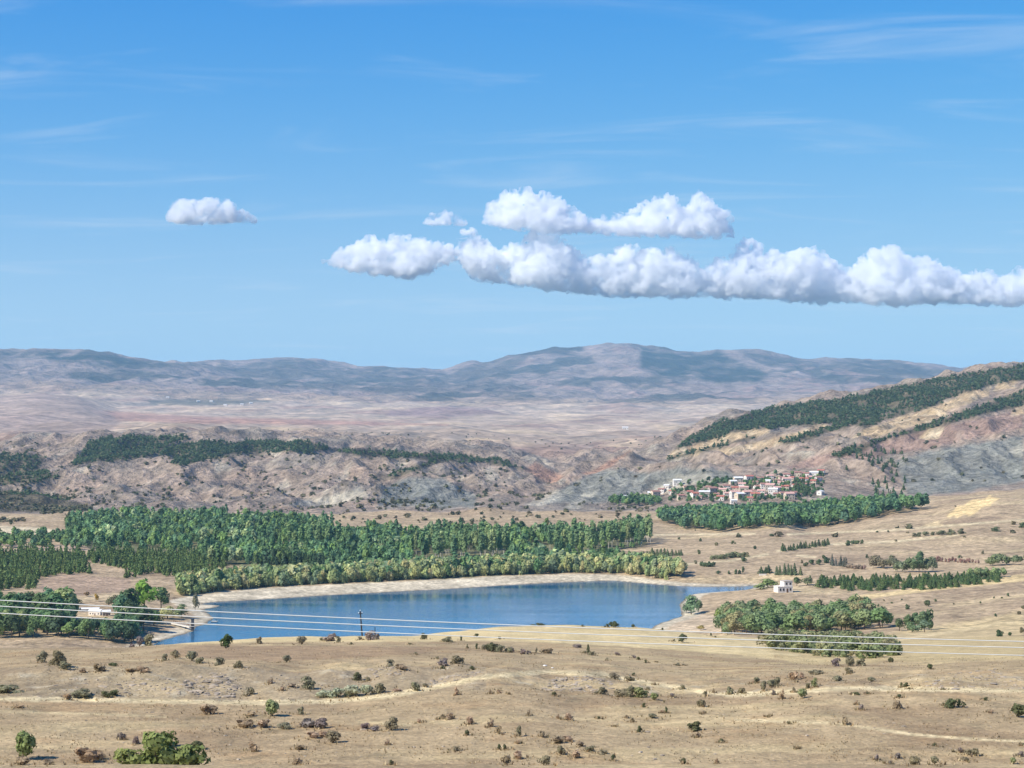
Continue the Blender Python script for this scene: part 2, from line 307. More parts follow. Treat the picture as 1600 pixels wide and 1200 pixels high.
# far plain
pl = (Df >= 3600) & (Df < 10500)
mixc((190, 168, 148), pl * 1.0)
mixc((164, 136, 122), pl * sstep(.0, .35, fbm(Xf / 420, Df / 700, 3, 51)) * .8)
mixc((214, 190, 160), pl * sstep(.1, .4, fbm(Xf / 380, Df / 600, 3, 52)) * .8)
mixc((150, 138, 128), pl * sstep(.12, .4, fbm(Xf / 200, Df / 500, 4, 53)) * .7)
mixc((178, 138, 122), region([(140,640),(300,650),(560,658),(700,664),(560,664),(300,662),(160,656)], 4300, 9000, 2, 2) * .8)
mixc((150, 124, 122), region([(610,640),(720,633),(780,645),(700,652),(600,650)], 4300, 9500, 2, 2) * .7)
mixc((100, 96, 84), region([(230,626),(300,622),(400,624),(430,628),(330,634),(240,632)], 4300, 12000, 2, 1.5) * .8)
mixc((170, 148, 136), region([(-40,612),(120,612),(190,660),(160,685),(-40,690)], 4300, 8000, 4, 4) * .8)
# mountains
mo = Df >= 9600
mw = sstep(9300, 10800, Df + 500 * xx(900, 60))
mixc((178, 158, 146), mw); mixc((150, 136, 126), mw * sstep(-.1, .4, xx(700, 61)) * .6); mixc((186, 152, 138), mw * sstep(.05, .4, xx(500, 66)) * .6)
for_m = np.clip(sstep(.06, .24, fbm(Xf / 650, Df / 1100, 4, 62)) * .75, 0, 1)
for P_, k_ in (([(60,551),(100,547),(200,560),(330,572),(300,578),(200,572),(120,570),(80,562)], .95), ([(-40,549),(70,548),(90,556),(-40,560)], .7), ([(330,575),(345,566),(372,572),(432,562),(490,565),(545,573),(570,580),(640,578),(700,582),(725,572),(800,556),(830,552),(800,580),(760,612),(640,616),(520,610),(420,606)], .62),
              ([(1000,540),(1050,550),(1090,554),(1120,548),(1150,560),(1170,572),(1200,585),(1180,598),(1090,598),(1030,590),(1000,575)], .95), ([(1150,546),(1250,562),(1400,570),(1540,580),(1500,596),(1400,612),(1380,590),(1280,580),(1200,572)], .75), ([(700,580),(760,580),(850,620),(800,628),(740,610)], .6)):
    m = region(P_, 9000, 17500, 6, 5, 40); for_m = np.maximum(for_m, m * k_ * sstep(-.55, .1, fbm(Xf / 260, Df / 500, 4, 63)))
mixc((44, 56, 46), mw * for_m)
mixc((196, 160, 146), region([(1180,600),(1260,575),(1330,578),(1400,600),(1320,615),(1220,618),(1120,622)], 9000, 17000, 6, 5, 40) * .55 * sstep(-.1, .3, fbm(Xf / 250, Df / 500, 3, 64)))
# dirt tracks across the near slope
TRK1 = [(-40,1092),(120,1093),(240,1096),(400,1098),(520,1096),(600,1088),(680,1074),(760,1057),(850,1050),(940,1054),(1010,1067),(1090,1080),(1140,1086),(1200,1083),(1330,1075),(1640,1080)]
TRK2 = [(1150,1125),(1300,1130),(1340,1135),(1430,1148),(1520,1155),(1640,1160)]
TRK3 = [(1180,1007),(1400,1000),(1500,985),(1640,962)]
trk = np.maximum(stroke(TRK1, 128, 300, 3.4, 1.8, 2.2), stroke(TRK2, 128, 260, 1.8, 1.2, 1.2)); mixc((226, 206, 168), trk * .85)
mixc((222, 200, 158), stroke(TRK3, 330, 900, 2.0, 1.2, 1.0) * .8)
for T in ([(800,990),(1000,995),(1200,1012)], [(860,1003),(1050,1010),(1250,1024)], [(560,1128),(640,1133)], [(0,1112),(160,1116),(260,1120)]):
    mixc((224, 204, 164), stroke(T, 140, 620, 1.3, 1.0, 1.0) * .6)
C *= (1 - .30 * mw)[:, None] * np.where(hil, .86, 1)[:, None]; C[near] *= [1.0, .98, .84]; C[mid] *= [1.03, 1.0, .89]; C[mo] *= [1.03, .98, .92]; C[hil | pl] *= [1.03, 1.0, .91]; C = np.clip(C, 0.01, 1) * 0.88                     # dry-country albedo

# ------------------------------------------------------------------ ground sheets
def ground_mat(name, s1, s2, s3, bump, bdist, k=1.0):
    m = bpy.data.materials.new(name); t, n, l, o = nodes(m)
    b = n.new('ShaderNodeBsdfPrincipled'); b.inputs['Roughness'].default_value = 0.95; b.inputs['Specular IOR Level'].default_value = 0.1
    at = n.new('ShaderNodeAttribute'); at.attribute_name = 'paint'; gc = n.new('ShaderNodeNewGeometry')
    prev = at.outputs['Color']; facs = []
    for s, lo, hi in ((s1, .55, 1.42), (s2, .66, 1.32), (s3, .78, 1.20)):
        z = n.new('ShaderNodeTexNoise'); z.inputs['Scale'].default_value = 1.0 / s; z.inputs['Detail'].default_value = 5; z.inputs['Roughness'].default_value = .62
        l.new(gc.outputs['Position'], z.inputs['Vector'])
        r = n.new('ShaderNodeMapRange'); r.inputs[1].default_value = .28; r.inputs[2].default_value = .72; r.inputs[3].default_value = 1 - (1 - lo) * k; r.inputs[4].default_value = 1 + (hi - 1) * k
        l.new(z.outputs['Fac'], r.inputs[0]); facs.append(z.outputs['Fac'])
        mm = n.new('ShaderNodeMixRGB'); mm.blend_type = 'MULTIPLY'; mm.inputs[0].default_value = 1
        l.new(prev, mm.inputs[1]); l.new(r.outputs[0], mm.inputs[2]); prev = mm.outputs[0]
    l.new(prev, b.inputs['Base Color'])
    bp = n.new('ShaderNodeBump'); bp.inputs['Strength'].default_value = bump; bp.inputs['Distance'].default_value = bdist
    l.new(facs[0], bp.inputs['Height']); l.new(bp.outputs[0], b.inputs['Normal']); l.new(b.outputs[0], o.inputs[0]); return m
GM = {'near': ground_mat('dry_grass_slope', .45, 2.2, 9, .7, .3, .72), 'track': ground_mat('pale_dirt', .5, 3, 10, .5, .15), 'mid': ground_mat('valley_soil', 3, 12, 50, .7, 1.5), 'shore': ground_mat('shore_sand', 2, 9, 30, .4, .4),
      'hill': ground_mat('eroded_soil', 7, 24, 80, 1.0, 8), 'plain': ground_mat('far_field_soil', 30, 110, 400, .5, 10), 'mount': ground_mat('mountain_soil', 90, 260, 700, .8, 50)}
V = np.stack([Xf, Df, Zf], 1)
# smooth normals from the whole sheet so that the pieces join without a seam
dXu = np.gradient(X, axis=1); dZu = np.gradient(Zg, axis=1); dXd = np.gradient(X, axis=0); dDd = np.gradient(Dm, axis=0); dZd = np.gradient(Zg, axis=0)
NX = -dZu * dDd; NY = -(dXu * dZd - dZu * dXd); NZ = dXu * dDd
Nv = np.stack([NX, NY, NZ], -1).reshape(-1, 3); Nv /= np.linalg.norm(Nv, axis=1)[:, None]
ii, jj = np.meshgrid(np.arange(ND - 1), np.arange(NU - 1), indexing='ij'); v0 = (ii * NU + jj).ravel()
Q = np.stack([v0, v0 + 1, v0 + NU + 1, v0 + NU], 1)
fD = Df[Q].mean(1); fS = SDf[Q].mean(1); fT = trk[Q].mean(1); fsh = shore[Q].mean(1); fU = PX[Q, 0].mean(1)
lab = np.zeros(len(Q), int); lab[fD >= 560] = 1; lab[fD >= 1800] = 2; lab[(fD >= 2080) & (fD < 3750) & (fU > 1030)] = 3; lab[fD >= 3750] = 4; lab[fD >= 9600] = 5
lab[(fD < 560) & (fT > .5)] = 6; lab[(fD >= 640) & (fD < 1300) & ((fsh > .5) | (fS < 0))] = 7
for k, nm, mt, lb in ((0, 'hillside', 'near', 'dry grass slope with scattered shrubs falling towards the lake'), (1, 'valley_floor', 'mid', 'flat dry valley floor around the lake and woods'), (2, 'badland_hills', 'hill', 'eroded pinkish grey hills behind the valley woods'), (3, 'ridge_slope', 'hill', 'long ridge rising to the right with ochre cliffs behind the village'),
                      (4, 'plain', 'plain', 'pinkish far plain of bare fields below the mountains'), (5, 'mountains', 'mount', 'blue hazy mountain range along the skyline'), (6, 'dirt_track', 'track', 'pale dirt tracks winding across the near dry slope'), (7, 'lake_shore', 'shore', 'pale bare sandy shore and bed of the lake')):
    f = Q[lab == k]; u_, inv = np.unique(f, return_inverse=True)
    me = new_mesh(nm, V[u_], inv.reshape(-1, 4), 4, True); set_col(me, 'paint', C[u_]); me.normals_split_custom_set_from_vertices(Nv[u_].astype(np.float32))
    obj(nm, me, GM[mt], kind='structure', label=lb)

# ------------------------------------------------------------------ lake water
wm = bpy.data.materials.new('lake_water'); t, n, l, o = nodes(wm)
b = n.new('ShaderNodeBsdfPrincipled'); b.inputs['Base Color'].default_value = (.010, .11, .21, 1); b.inputs['Roughness'].default_value = .08; b.inputs['IOR'].default_value = 1.333
gc = n.new('ShaderNodeNewGeometry'); mpn = n.new('ShaderNodeMapping'); mpn.inputs['Scale'].default_value = (.5, 1, 1); l.new(gc.outputs['Position'], mpn.inputs[0])
z1 = n.new('ShaderNodeTexNoise'); z1.inputs['Scale'].default_value = .55; z1.inputs['Detail'].default_value = 4; l.new(mpn.outputs[0], z1.inputs['Vector'])
z2 = n.new('ShaderNodeTexNoise'); z2.inputs['Scale'].default_value = .016; z2.inputs['Detail'].default_value = 3; mp2 = n.new('ShaderNodeMapping'); mp2.inputs['Scale'].default_value = (.25, 1.6, 1); l.new(gc.outputs['Position'], mp2.inputs[0]); l.new(mp2.outputs[0], z2.inputs['Vector'])
mr = n.new('ShaderNodeMapRange'); mr.inputs[1].default_value = .35; mr.inputs[2].default_value = .65; mr.inputs[3].default_value = .02; mr.inputs[4].default_value = .38; l.new(z2.outputs['Fac'], mr.inputs[0])
bp = n.new('ShaderNodeBump'); bp.inputs['Distance'].default_value = .55; l.new(mr.outputs[0], bp.inputs['Strength']); l.new(z1.outputs['Fac'], bp.inputs['Height']); l.new(bp.outputs[0], b.inputs['Normal']); l.new(b.outputs[0], o.inputs[0])
bmw = bmesh.new(); lv = [bmw.verts.new((x, d, LAKE_Z)) for x, d in np.array([[-330, 640], [230, 640], [230, 1240], [-330, 1240]])]; bmw.faces.new(lv)
mew = bpy.data.meshes.new('lake'); bmw.to_mesh(mew); bmw.free(); obj('lake', mew, wm, kind='structure', label='calm blue reservoir lake in the middle of the valley')

# ------------------------------------------------------------------ haze: one closed box of thin air
hm = bpy.data.materials.new('haze_air'); t, n, l, o = nodes(hm); pv = n.new('ShaderNodeVolumePrincipled')
pv.inputs['Color'].default_value = (.41, .74, 1.0, 1); pv.inputs['Density'].default_value = 3.6e-5; pv.inputs['Anisotropy'].default_value = 0.0
l.new(pv.outputs[0], o.inputs['Volume'])
bmh = bmesh.new(); bmesh.ops.create_cube(bmh, size=1)
hx, hy0, hy1, hz0, hz1 = 30000, -2500, 24000, float(Zf.min()) - 1.0, float(Zf.max()) + 25
for v in bmh.verts: v.co = ((v.co.x) * 2 * hx, hy0 if v.co.y < 0 else hy1, hz0 if v.co.z < 0 else hz1)
meh = bpy.data.meshes.new('haze'); bmh.to_mesh(meh); bmh.free(); obj('haze', meh, hm, kind='stuff', label='thin blue air haze over the whole valley')
# ------------------------------------------------------------------ plant building blocks
def foliage_mat(name, attr=None, trans=.35, rough=.85):
    m = bpy.data.materials.new(name); t, n, l, o = nodes(m)
    if attr: a = n.new('ShaderNodeAttribute'); a.attribute_name = attr; base = a.outputs['Color']
    else: a = n.new('ShaderNodeObjectInfo'); base = a.outputs['Color']
    g = n.new('ShaderNodeNewGeometry'); r = n.new('ShaderNodeMapRange'); r.inputs[3].default_value = .74; r.inputs[4].default_value = 1.26
    l.new(g.outputs['Random Per Island'], r.inputs[0])
    mm = n.new('ShaderNodeMixRGB'); mm.blend_type = 'MULTIPLY'; mm.inputs[0].default_value = 1; l.new(base, mm.inputs[1]); l.new(r.outputs[0], mm.inputs[2])
    d = n.new('ShaderNodeBsdfDiffuse'); tr = n.new('ShaderNodeBsdfTranslucent'); l.new(mm.outputs[0], d.inputs[0]); l.new(mm.outputs[0], tr.inputs[0])
    ms = n.new('ShaderNodeMixShader'); ms.inputs[0].default_value = trans; l.new(d.outputs[0], ms.inputs[1]); l.new(tr.outputs[0], ms.inputs[2]); l.new(ms.outputs[0], o.inputs[0]); return m
LEAF = foliage_mat('leaf_clumps'); LEAFM = foliage_mat('mass_leaf_clumps', 'tint')
def plain_mat(name, c, rough=.8, var=.18, scale=3.0, metal=0.0, spec=.3):
    m = bpy.data.materials.new(name); t, n, l, o = nodes(m); b = n.new('ShaderNodeBsdfPrincipled'); b.inputs['Roughness'].default_value = rough; b.inputs['Metallic'].default_value = metal; b.inputs['Specular IOR Level'].default_value = spec
    z = n.new('ShaderNodeTexNoise'); z.inputs['Scale'].default_value = scale; z.inputs['Detail'].default_value = 4; tcn = n.new('ShaderNodeTexCoord'); l.new(tcn.outputs['Object'], z.inputs['Vector'])
    r = n.new('ShaderNodeMapRange'); r.inputs[1].default_value = .3; r.inputs[2].default_value = .7; r.inputs[3].default_value = 1 - var; r.inputs[4].default_value = 1 + var; l.new(z.outputs['Fac'], r.inputs[0])
    mm = n.new('ShaderNodeMixRGB'); mm.blend_type = 'MULTIPLY'; mm.inputs[0].default_value = 1; mm.inputs[1].default_value = (*lin(c), 1); l.new(r.outputs[0], mm.inputs[2])
    l.new(mm.outputs[0], b.inputs['Base Color']); l.new(b.outputs[0], o.inputs[0]); return m
BARK = plain_mat('brown_bark', (96, 80, 66)); PALEBARK = plain_mat('pale_poplar_bark', (206, 198, 182))
def unit(v): return v / np.maximum(np.linalg.norm(v, axis=-1, keepdims=True), 1e-9)
def leaves(P, Nn, s, r):                                     # one triangle for each leaf clump
    n = len(P); Nn = unit(Nn + r.normal(0, .45, (n, 3))); A = unit(np.cross(Nn, r.normal(0, 1, (n, 3)))); B = np.cross(Nn, A)
    s = (s * r.uniform(.6, 1.35, n))[:, None]; a0 = 0.0
    T = [P + s * (math.cos(a) * A + math.sin(a) * B) for a in (0.2, 2.3, 4.4)]
    return np.stack(T, 1).reshape(-1, 3)
def crown(kind, n, seed):
    r = np.random.default_rng(seed)
    if kind == 'broad':
        K = 11; c = np.stack([r.uniform(-.27, .27, K), r.uniform(-.27, .27, K), r.uniform(.34, .82, K)], 1); c[:, :2] *= (1.15 - c[:, 2:]) * 1.3; R = r.uniform(.14, .24, K)
    elif kind == 'shrub':
        K = 8; c = np.stack([r.uniform(-.38, .38, K), r.uniform(-.38, .38, K), r.uniform(.10, .70, K)], 1); c[:, :2] *= (1.1 - c[:, 2:] * .8); R = r.uniform(.17, .28, K)
    elif kind == 'poplar':
        K = 12; zc = np.linspace(.36, .94, K); c = np.stack([r.normal(0, .025, K), r.normal(0, .025, K), zc], 1); R = np.interp(zc, [.2, .5, .8, 1], [.075, .105, .085, .045]) * r.uniform(.85, 1.2, K)
    elif kind == 'pine':
        z = 1 - np.sqrt(r.uniform(0, 1, n)) * .93; th = r.uniform(0, 6.283, n); lay = .75 + .35 * np.abs(np.sin(z * 24 + r.uniform(0, 1)))
        rad = (1.02 - z) * .30 * lay * (.8 + .25 * np.sin(th * 3 + seed)) * r.uniform(.6, 1.05, n)
        P = np.stack([rad * np.cos(th), rad * np.sin(th), z], 1); Nn = np.stack([np.cos(th), np.sin(th), np.full(n, .35)], 1)
        return leaves(P, Nn, .055 * (300 / n) ** .5, r)
    k = r.choice(K, n, p=(R ** 2) / (R ** 2).sum()); d = unit(r.normal(0, 1, (n, 3)) + np.array([0, 0, .25])); P = c[k] + d * (R[k] * r.uniform(.72, 1.08, n))[:, None]
    cen = np.array([0, 0, .5]); Nn = d + .5 * unit(P - cen); P[:, 2] = np.where(P[:, 2] < .03, .03 + r.uniform(0, .1, n), P[:, 2])
    s = {'broad': .085, 'shrub': .10, 'poplar': .05}[kind] * (300 / n) ** .5
    return leaves(P, Nn, s, r)
def tube(path, radii, sides=5):
    path = np.asarray(path, float); V_, Fc = [], []; n = len(path)
    for i, p in enumerate(path):
        d = unit(path[min(i + 1, n - 1)] - path[max(i - 1, 0)]); a = unit(np.cross(d, [.3, .9, .2])); b_ = np.cross(d, a)
        for q in range(sides): th = q / sides * 6.2832; V_.append(p + radii[i] * (math.cos(th) * a + math.sin(th) * b_))
    for i in range(n - 1):
        for q in range(sides): q2 = (q + 1) % sides; Fc += [[i * sides + q, i * sides + q2, (i + 1) * sides + q2], [i * sides + q, (i + 1) * sides + q2, (i + 1) * sides + q]]
    return np.array(V_), np.array(Fc)
def join(parts):
    Vs, Fs, k = [], [], 0
    for v, f in parts: Vs.append(v); Fs.append(f + k); k += len(v)
    return np.concatenate(Vs), np.concatenate(Fs)
def trunk_mesh(name, kind, seed):
    r = np.random.default_rng(seed); ps = []
    if kind == 'shrub':
        for _ in range(6):
            e = np.array([*r.uniform(-.3, .3, 2), r.uniform(.4, .7)]); ps.append(tube([[0, 0, -.06], e * .5 + [0, 0, .04], e], [.022, .015, .006], 4))
    else:
        top = {'broad': .72, 'poplar': .9, 'pine': .92}[kind]; w = {'broad': .028, 'poplar': .011, 'pine': .016}[kind]
        ps.append(tube([[0, 0, -.06], [r.normal(0, .01), 0, top * .4], [r.normal(0, .02), r.normal(0, .02), top]], [w, w * .75, w * .25], 5))
        for _ in range({'broad': 5, 'poplar': 3, 'pine': 2}[kind]):
            z = r.uniform(.25, .5); e = np.array([*r.uniform(-.26, .26, 2) * (1 if kind == 'broad' else .3), z + .25]); ps.append(tube([[0, 0, z], e * .6 + np.array([0, 0, z * .4]), e], [w * .5, w * .35, w * .12], 4))
    v, f = join(ps); return new_mesh(name, v, f, 3, True)
def twig_mesh(seed, n=46):
    r = np.random.default_rng(seed); ps = []
    for _ in range(n):
        th = r.uniform(0, 6.283); l_ = r.uniform(.5, 1.0); out_ = r.uniform(.1, .55); e = np.array([math.cos(th) * out_, math.sin(th) * out_, l_]); b0 = np.array([*r.normal(0, .10, 2), -.04]); w = .011
        sd = unit(np.cross(e, r.normal(0, 1, 3))) * w; m_ = b0 + (e - b0) * .55 + r.normal(0, .04, 3)
        ps.append((np.array([b0 - sd, b0 + sd, m_ + sd, m_ - sd, e]), np.array([[0, 1, 2], [0, 2, 3], [3, 2, 4]])))
    v, f = join(ps); P = v[::5][:n]; L_ = crown('shrub', 90, seed); L_ = L_ * [1, 1, .85]; k = len(v)
    return new_mesh('twigs', np.concatenate([v, L_]), np.concatenate([f, k + np.arange(len(L_)).reshape(-1, 3)]), 3)
def crown_mesh(kind, n, seed):
    v = crown(kind, n, seed); return new_mesh(kind + '_crown', v, np.arange(len(v)), 3)
NVAR = {'broad': 6, 'shrub': 7, 'poplar': 4, 'pine': 5}
CROWN = {k: [crown_mesh(k, {'broad': 420, 'shrub': 420, 'poplar': 320, 'pine': 320}[k], 100 + i) for i in range(v)] for k, v in NVAR.items()}
TRUNK = {k: [trunk_mesh('trunk', k, 200 + i) for i in range(3)] for k in NVAR}
for k in NVAR:
    for me in CROWN[k]: me.materials.append(LEAF)
    for me in TRUNK[k]: me.materials.append(PALEBARK if k == 'poplar' else BARK)
TWIG = [twig_mesh(300 + i) for i in range(5)]
for me in TWIG: me.materials.append(LEAF)
LOW = {k: [crown(k, n, 500 + i) for i in range(6)] for k, n in (('broad', 112), ('shrub', 60), ('poplar', 80), ('pine', 80))}
LOW['thick'] = [crown('shrub', 240, 640 + i) for i in range(5)]; LOW['tiny'] = [crown('pine', 14, 600 + i) for i in range(6)]; LOW['scrub'] = [crown('shrub', 12, 620 + i) for i in range(6)]
def jitter(c, amt=.12):
    c = lin(c) * random.uniform(1 - amt, 1 + amt) * np.array([random.uniform(1 - amt * .6, 1 + amt * .6), 1, random.uniform(1 - amt * .5, 1 + amt * .5)]); return np.clip(c * [1.08, 1.0, .97], .004, .9) * 1.75
COUNT = {}
def plant(name, kind, x, D, h, w, c, label, cat, group=None, z=None, parts=True, sink=.02, amt=.12):
    """one tree or shrub: an Empty at its foot with its crown and trunk (or twigs)"""
    z = float(gz(x, D)[0]) if z is None else z
    e = bpy.data.objects.new(name, None); COL.objects.link(e); e.empty_display_size = .2
    e.location = (x, D, z - h * sink); e.rotation_euler = (random.uniform(-.05, .05), random.uniform(-.05, .05), random.uniform(0, 6.283))
    wx = {'broad': .72, 'shrub': 1.05, 'poplar': .26, 'pine': .52, 'twig': .95}[kind]; s = w / wx
    e.scale = (s, s * random.uniform(.85, 1.15), h); e['label'] = label; e['category'] = cat
    if group: e['group'] = group
    col4 = (*jitter(c, amt), 1)
    if kind == 'twig':
        o = obj('twigs', random.choice(TWIG), None, e); o.color = col4
    else:
        o = obj('foliage' if kind == 'shrub' else 'crown', random.choice(CROWN[kind]), None, e); o.color = col4
        if parts: obj('stem' if kind == 'shrub' else 'trunk', random.choice(TRUNK[kind]), None, e)
    return e
def mass(name, items, label, trunks=False, trunk_c=(190, 182, 166)):
    """items: (kind, x, D, h, w, colour) joined into one wood that nobody could count"""
    Vs, Cs = [], []
    for kind, x, D, h, w, c in items:
        v = random.choice(LOW[kind]); wx = {'broad': .72, 'shrub': 1.05, 'poplar': .26, 'pine': .52, 'tiny': .52, 'scrub': 1.05, 'thick': 1.05}[kind]; a = random.uniform(0, 6.283); ca, sa = math.cos(a), math.sin(a); s = w / wx
        q = np.empty_like(v); q[:, 0] = x + s * (ca * v[:, 0] - sa * v[:, 1]); q[:, 1] = D + s * (sa * v[:, 0] + ca * v[:, 1]); q[:, 2] = v[:, 2] * h; q[:, 2] += gz(x, D)[0] - .02 * h
        Vs.append(q); Cs.append(np.repeat(jitter(c, .13)[None], len(q), 0))
        if trunks:
            z0 = gz(x, D)[0]; r_ = .014 * h; tv = np.array([[x - r_, D, z0], [x + r_, D, z0], [x, D, z0 + h * .8], [x, D - r_, z0], [x, D + r_, z0], [x, D, z0 + h * .8]]); Vs.append(tv); Cs.append(np.repeat(lin(trunk_c)[None] * .7, 6, 0))
    v = np.concatenate(Vs); me = new_mesh(name, v, np.arange(len(v)), 3); set_col(me, 'tint', np.concatenate(Cs)); return obj(name, me, LEAFM, kind='stuff', label=label)
def scatter(pts, d0, d1, sp, excl=(), jit=.45, prob=1.0, warp=5.0):
    """ground points of a jittered grid whose foot lies inside a picture outline"""
    P = np.asarray(pts, float); x0 = min((P[:, 0].min() - CX) / F * d for d in (d0, d1)); x1 = max((P[:, 0].max() - CX) / F * d for d in (d0, d1))
    gx, gd = np.meshgrid(np.arange(x0, x1, sp), np.arange(d0, d1, sp)); gx = (gx + rng.uniform(-jit, jit, gx.shape) * sp).ravel(); gd = (gd + rng.uniform(-jit, jit, gd.shape) * sp).ravel()
    z = gz(gx, gd); q = np.stack([CX + F * gx / gd, CY - F * z / gd], 1)
    b = (q[:, 0] > P[:, 0].min()) & (q[:, 0] < P[:, 0].max()) & (q[:, 1] > P[:, 1].min()) & (q[:, 1] < P[:, 1].max()) & (rng.uniform(0, 1, len(q)) < prob)
    gx, gd, q = gx[b], gd[b], q[b]
    if not len(gx): return []
    lw = gd * 26 / F; b = sdist(q, P) + warp * fbm(gx / lw, gd / lw * .35, 3, 19) < 0
    for e in excl: b &= sdist(q, e) > 0
    gx, gd = gx[b], gd[b]
    o = np.argsort(gd); return [(float(gx[i]), float(gd[i])) for i in o]
def choose(cs): return random.choice(cs)

def plab(where, h):
    s = ('tallest' if h > 18 else ('middling' if h > 16 else 'shorter')) + ' slender poplar with pale trunk ' + where; return s, 'tree', s
def wlab(base, u, y, u0, u1, ym):
    s = base + ('left' if u < u0 else ('middle' if u < u1 else 'right')) + ' part, ' + ('front' if y > ym else 'back') + ' rows'; return s, 'tree', s.replace(',', '')
# ------------------------------------------------------------------ woods
GREENS = [(92, 116, 76), (82, 108, 74), (76, 100, 72), (100, 122, 74), (86, 112, 82)]
SHOREG = [(134, 146, 100), (146, 154, 104), (122, 136, 94), (116, 130, 98), (150, 150, 108)]
DARKG = [(70, 88, 62), (64, 82, 62), (76, 92, 60)]
# willows along the far shore
pts = []
for u in np.arange(285, 1066, 3.3):
    for k in range(4):
        x0, d0 = (u - CX) / F, None
        b0 = np.interp(u, [285, 400, 700, 900, 1000, 1066], [19, 33, 30, 27, 18, 12]); sdt = b0 + k * 7.0 + random.uniform(0, 5)
        Ds = np.linspace(965, 1240, 140); q = np.stack([x0 * Ds, Ds], 1); s_ = sdist(q, LK); ok = np.where((s_ >= sdt) & (Ds > 985))[0]
        if len(ok): pts.append((x0 * Ds[ok[0]] + random.uniform(-1.5, 1.5), Ds[ok[0]] + random.uniform(-1, 1), k))
front = [p for p in pts if p[2] == 0][:230]; back = [p for p in pts if p[2] > 0]
for x, D, k in front:
    h = random.uniform(5, 10.5); plant('willow_tree', random.choice(['broad', 'broad', 'shrub']), x, D, h, h * random.uniform(.38, .72), choose(SHOREG), 'light green willow in the front row above the pale far shore', 'tree', 'willows along the far shore', sink=.12)
wood = [('broad', x, D, random.uniform(7, 11), random.uniform(4.5, 7), choose(SHOREG + GREENS[:1])) for x, D, k in back]
VW = [(335,884),(300,866),(150,862),(108,842),(100,815),(180,808),(300,810),(480,818),(520,826),(640,834),(860,838),(1015,842),(1010,850),(950,862),(985,884),(850,895),(700,903),(560,908),(500,893),(400,885)]
POPS = (([(640,872),(650,862),(760,852),(800,858),(790,872),(700,880)], 75, 'in the middle of the valley wood'), ([(850,868),(870,850),(1015,840),(1020,850),(950,860),(900,872)], 85, 'at the right end of the valley wood'), ([(440,862),(455,850),(560,850),(560,862)], 14, 'in the left part of the valley wood'))
CLEAR = [(395,884),(480,882),(525,892),(500,900),(430,898)]
for x, D in scatter(VW, 1080, 1790, 6.6, [CLEAR] + [p[0] for p in POPS[:2]], warp=11):
    nz_ = float(pn(x / 45, D / 60, 71)); h = random.uniform(5.5, 11) * (1 + .25 * nz_)
    if pn(x / 38 + 9, D / 80, 72) > .33: continue
    u_ = CX + F * x / D; y_ = CY - F * float(gz(x, D)[0]) / D
    if any(sdist(np.array([[u_, y_ - o_]]), p[0])[0] < 0 for p in POPS[:2] for o_ in (6, 14)): h = random.uniform(3, 5)
    c = choose(GREENS) if nz_ < .25 else choose(SHOREG[2:4] + GREENS); k = 'broad'
    if D > 1300 and nz_ < -.35: c = choose(DARKG + GREENS[1:3])
    c = tuple(np.clip(np.array(c) * (1.06 + .22 * float(pn(x / 26, D / 40, 73))), 30, 190)); wood.append((k, x, D, h, h * random.uniform(.42, .66), c))
    if nz_ > .05 and random.random() < .16: wood.append(('poplar', x + 4, D, random.uniform(11, 15), random.uniform(2.6, 4), choose(GREENS)))
wood += [('broad', x, D, random.uniform(4, 9), random.uniform(4, 6.5), choose(GREENS)) for x, D in scatter([(-300,838),(110,838),(170,856),(110,862),(-300,850)], 1250, 1700, 9, prob=.7)]
mass('woodland', wood, 'dense green broadleaf wood filling the valley behind the lake')
dk = [('pine', x, D, random.uniform(6, 9), random.uniform(3, 4.5), choose(DARKG)) for x, D in scatter([(395,884),(400,872),(520,876),(520,888),(470,884)], 1100, 1500, 5)]
LP = [(-300,868),(200,866),(330,869),(352,888),(310,902),(225,898),(205,903),(130,896),(62,903),(56,920),(-300,930)]
lp = scatter(LP, 960, 1330, 5.4, [[(128,884),(150,880),(200,890),(212,902),(150,900)]])
pin = lp[:80]
for x, D in pin:
    h = random.uniform(5.5, 8); plant('pine_tree', 'pine', x, D, h, h * .5, choose([(84, 102, 62), (78, 96, 60), (90, 106, 66)]), 'young dark pine at the near edge of the plantation by the bare field', 'tree', 'pines of the left plantation', parts=random.random() < .5)
mass('pine_plantation', dk + [('pine', x, D, random.uniform(5.5, 8), random.uniform(2.8, 3.8), choose([(84, 102, 62), (78, 96, 60), (90, 106, 66)])) for x, D in lp[80:]], 'dense dark pine plantation on the far left valley floor')
# poplars with pale trunks
for poly_, n_, where in POPS:
    s_ = scatter(poly_, 1150, 1650, 6.2); random.shuffle(s_)
    for x, D in s_[:n_]:
        h = random.uniform(14, 20); plant('poplar_tree', 'poplar', x, D, h, h * random.uniform(.22, .30), choose([(104, 128, 86), (96, 120, 84), (118, 134, 92)]), *plab(where, h))
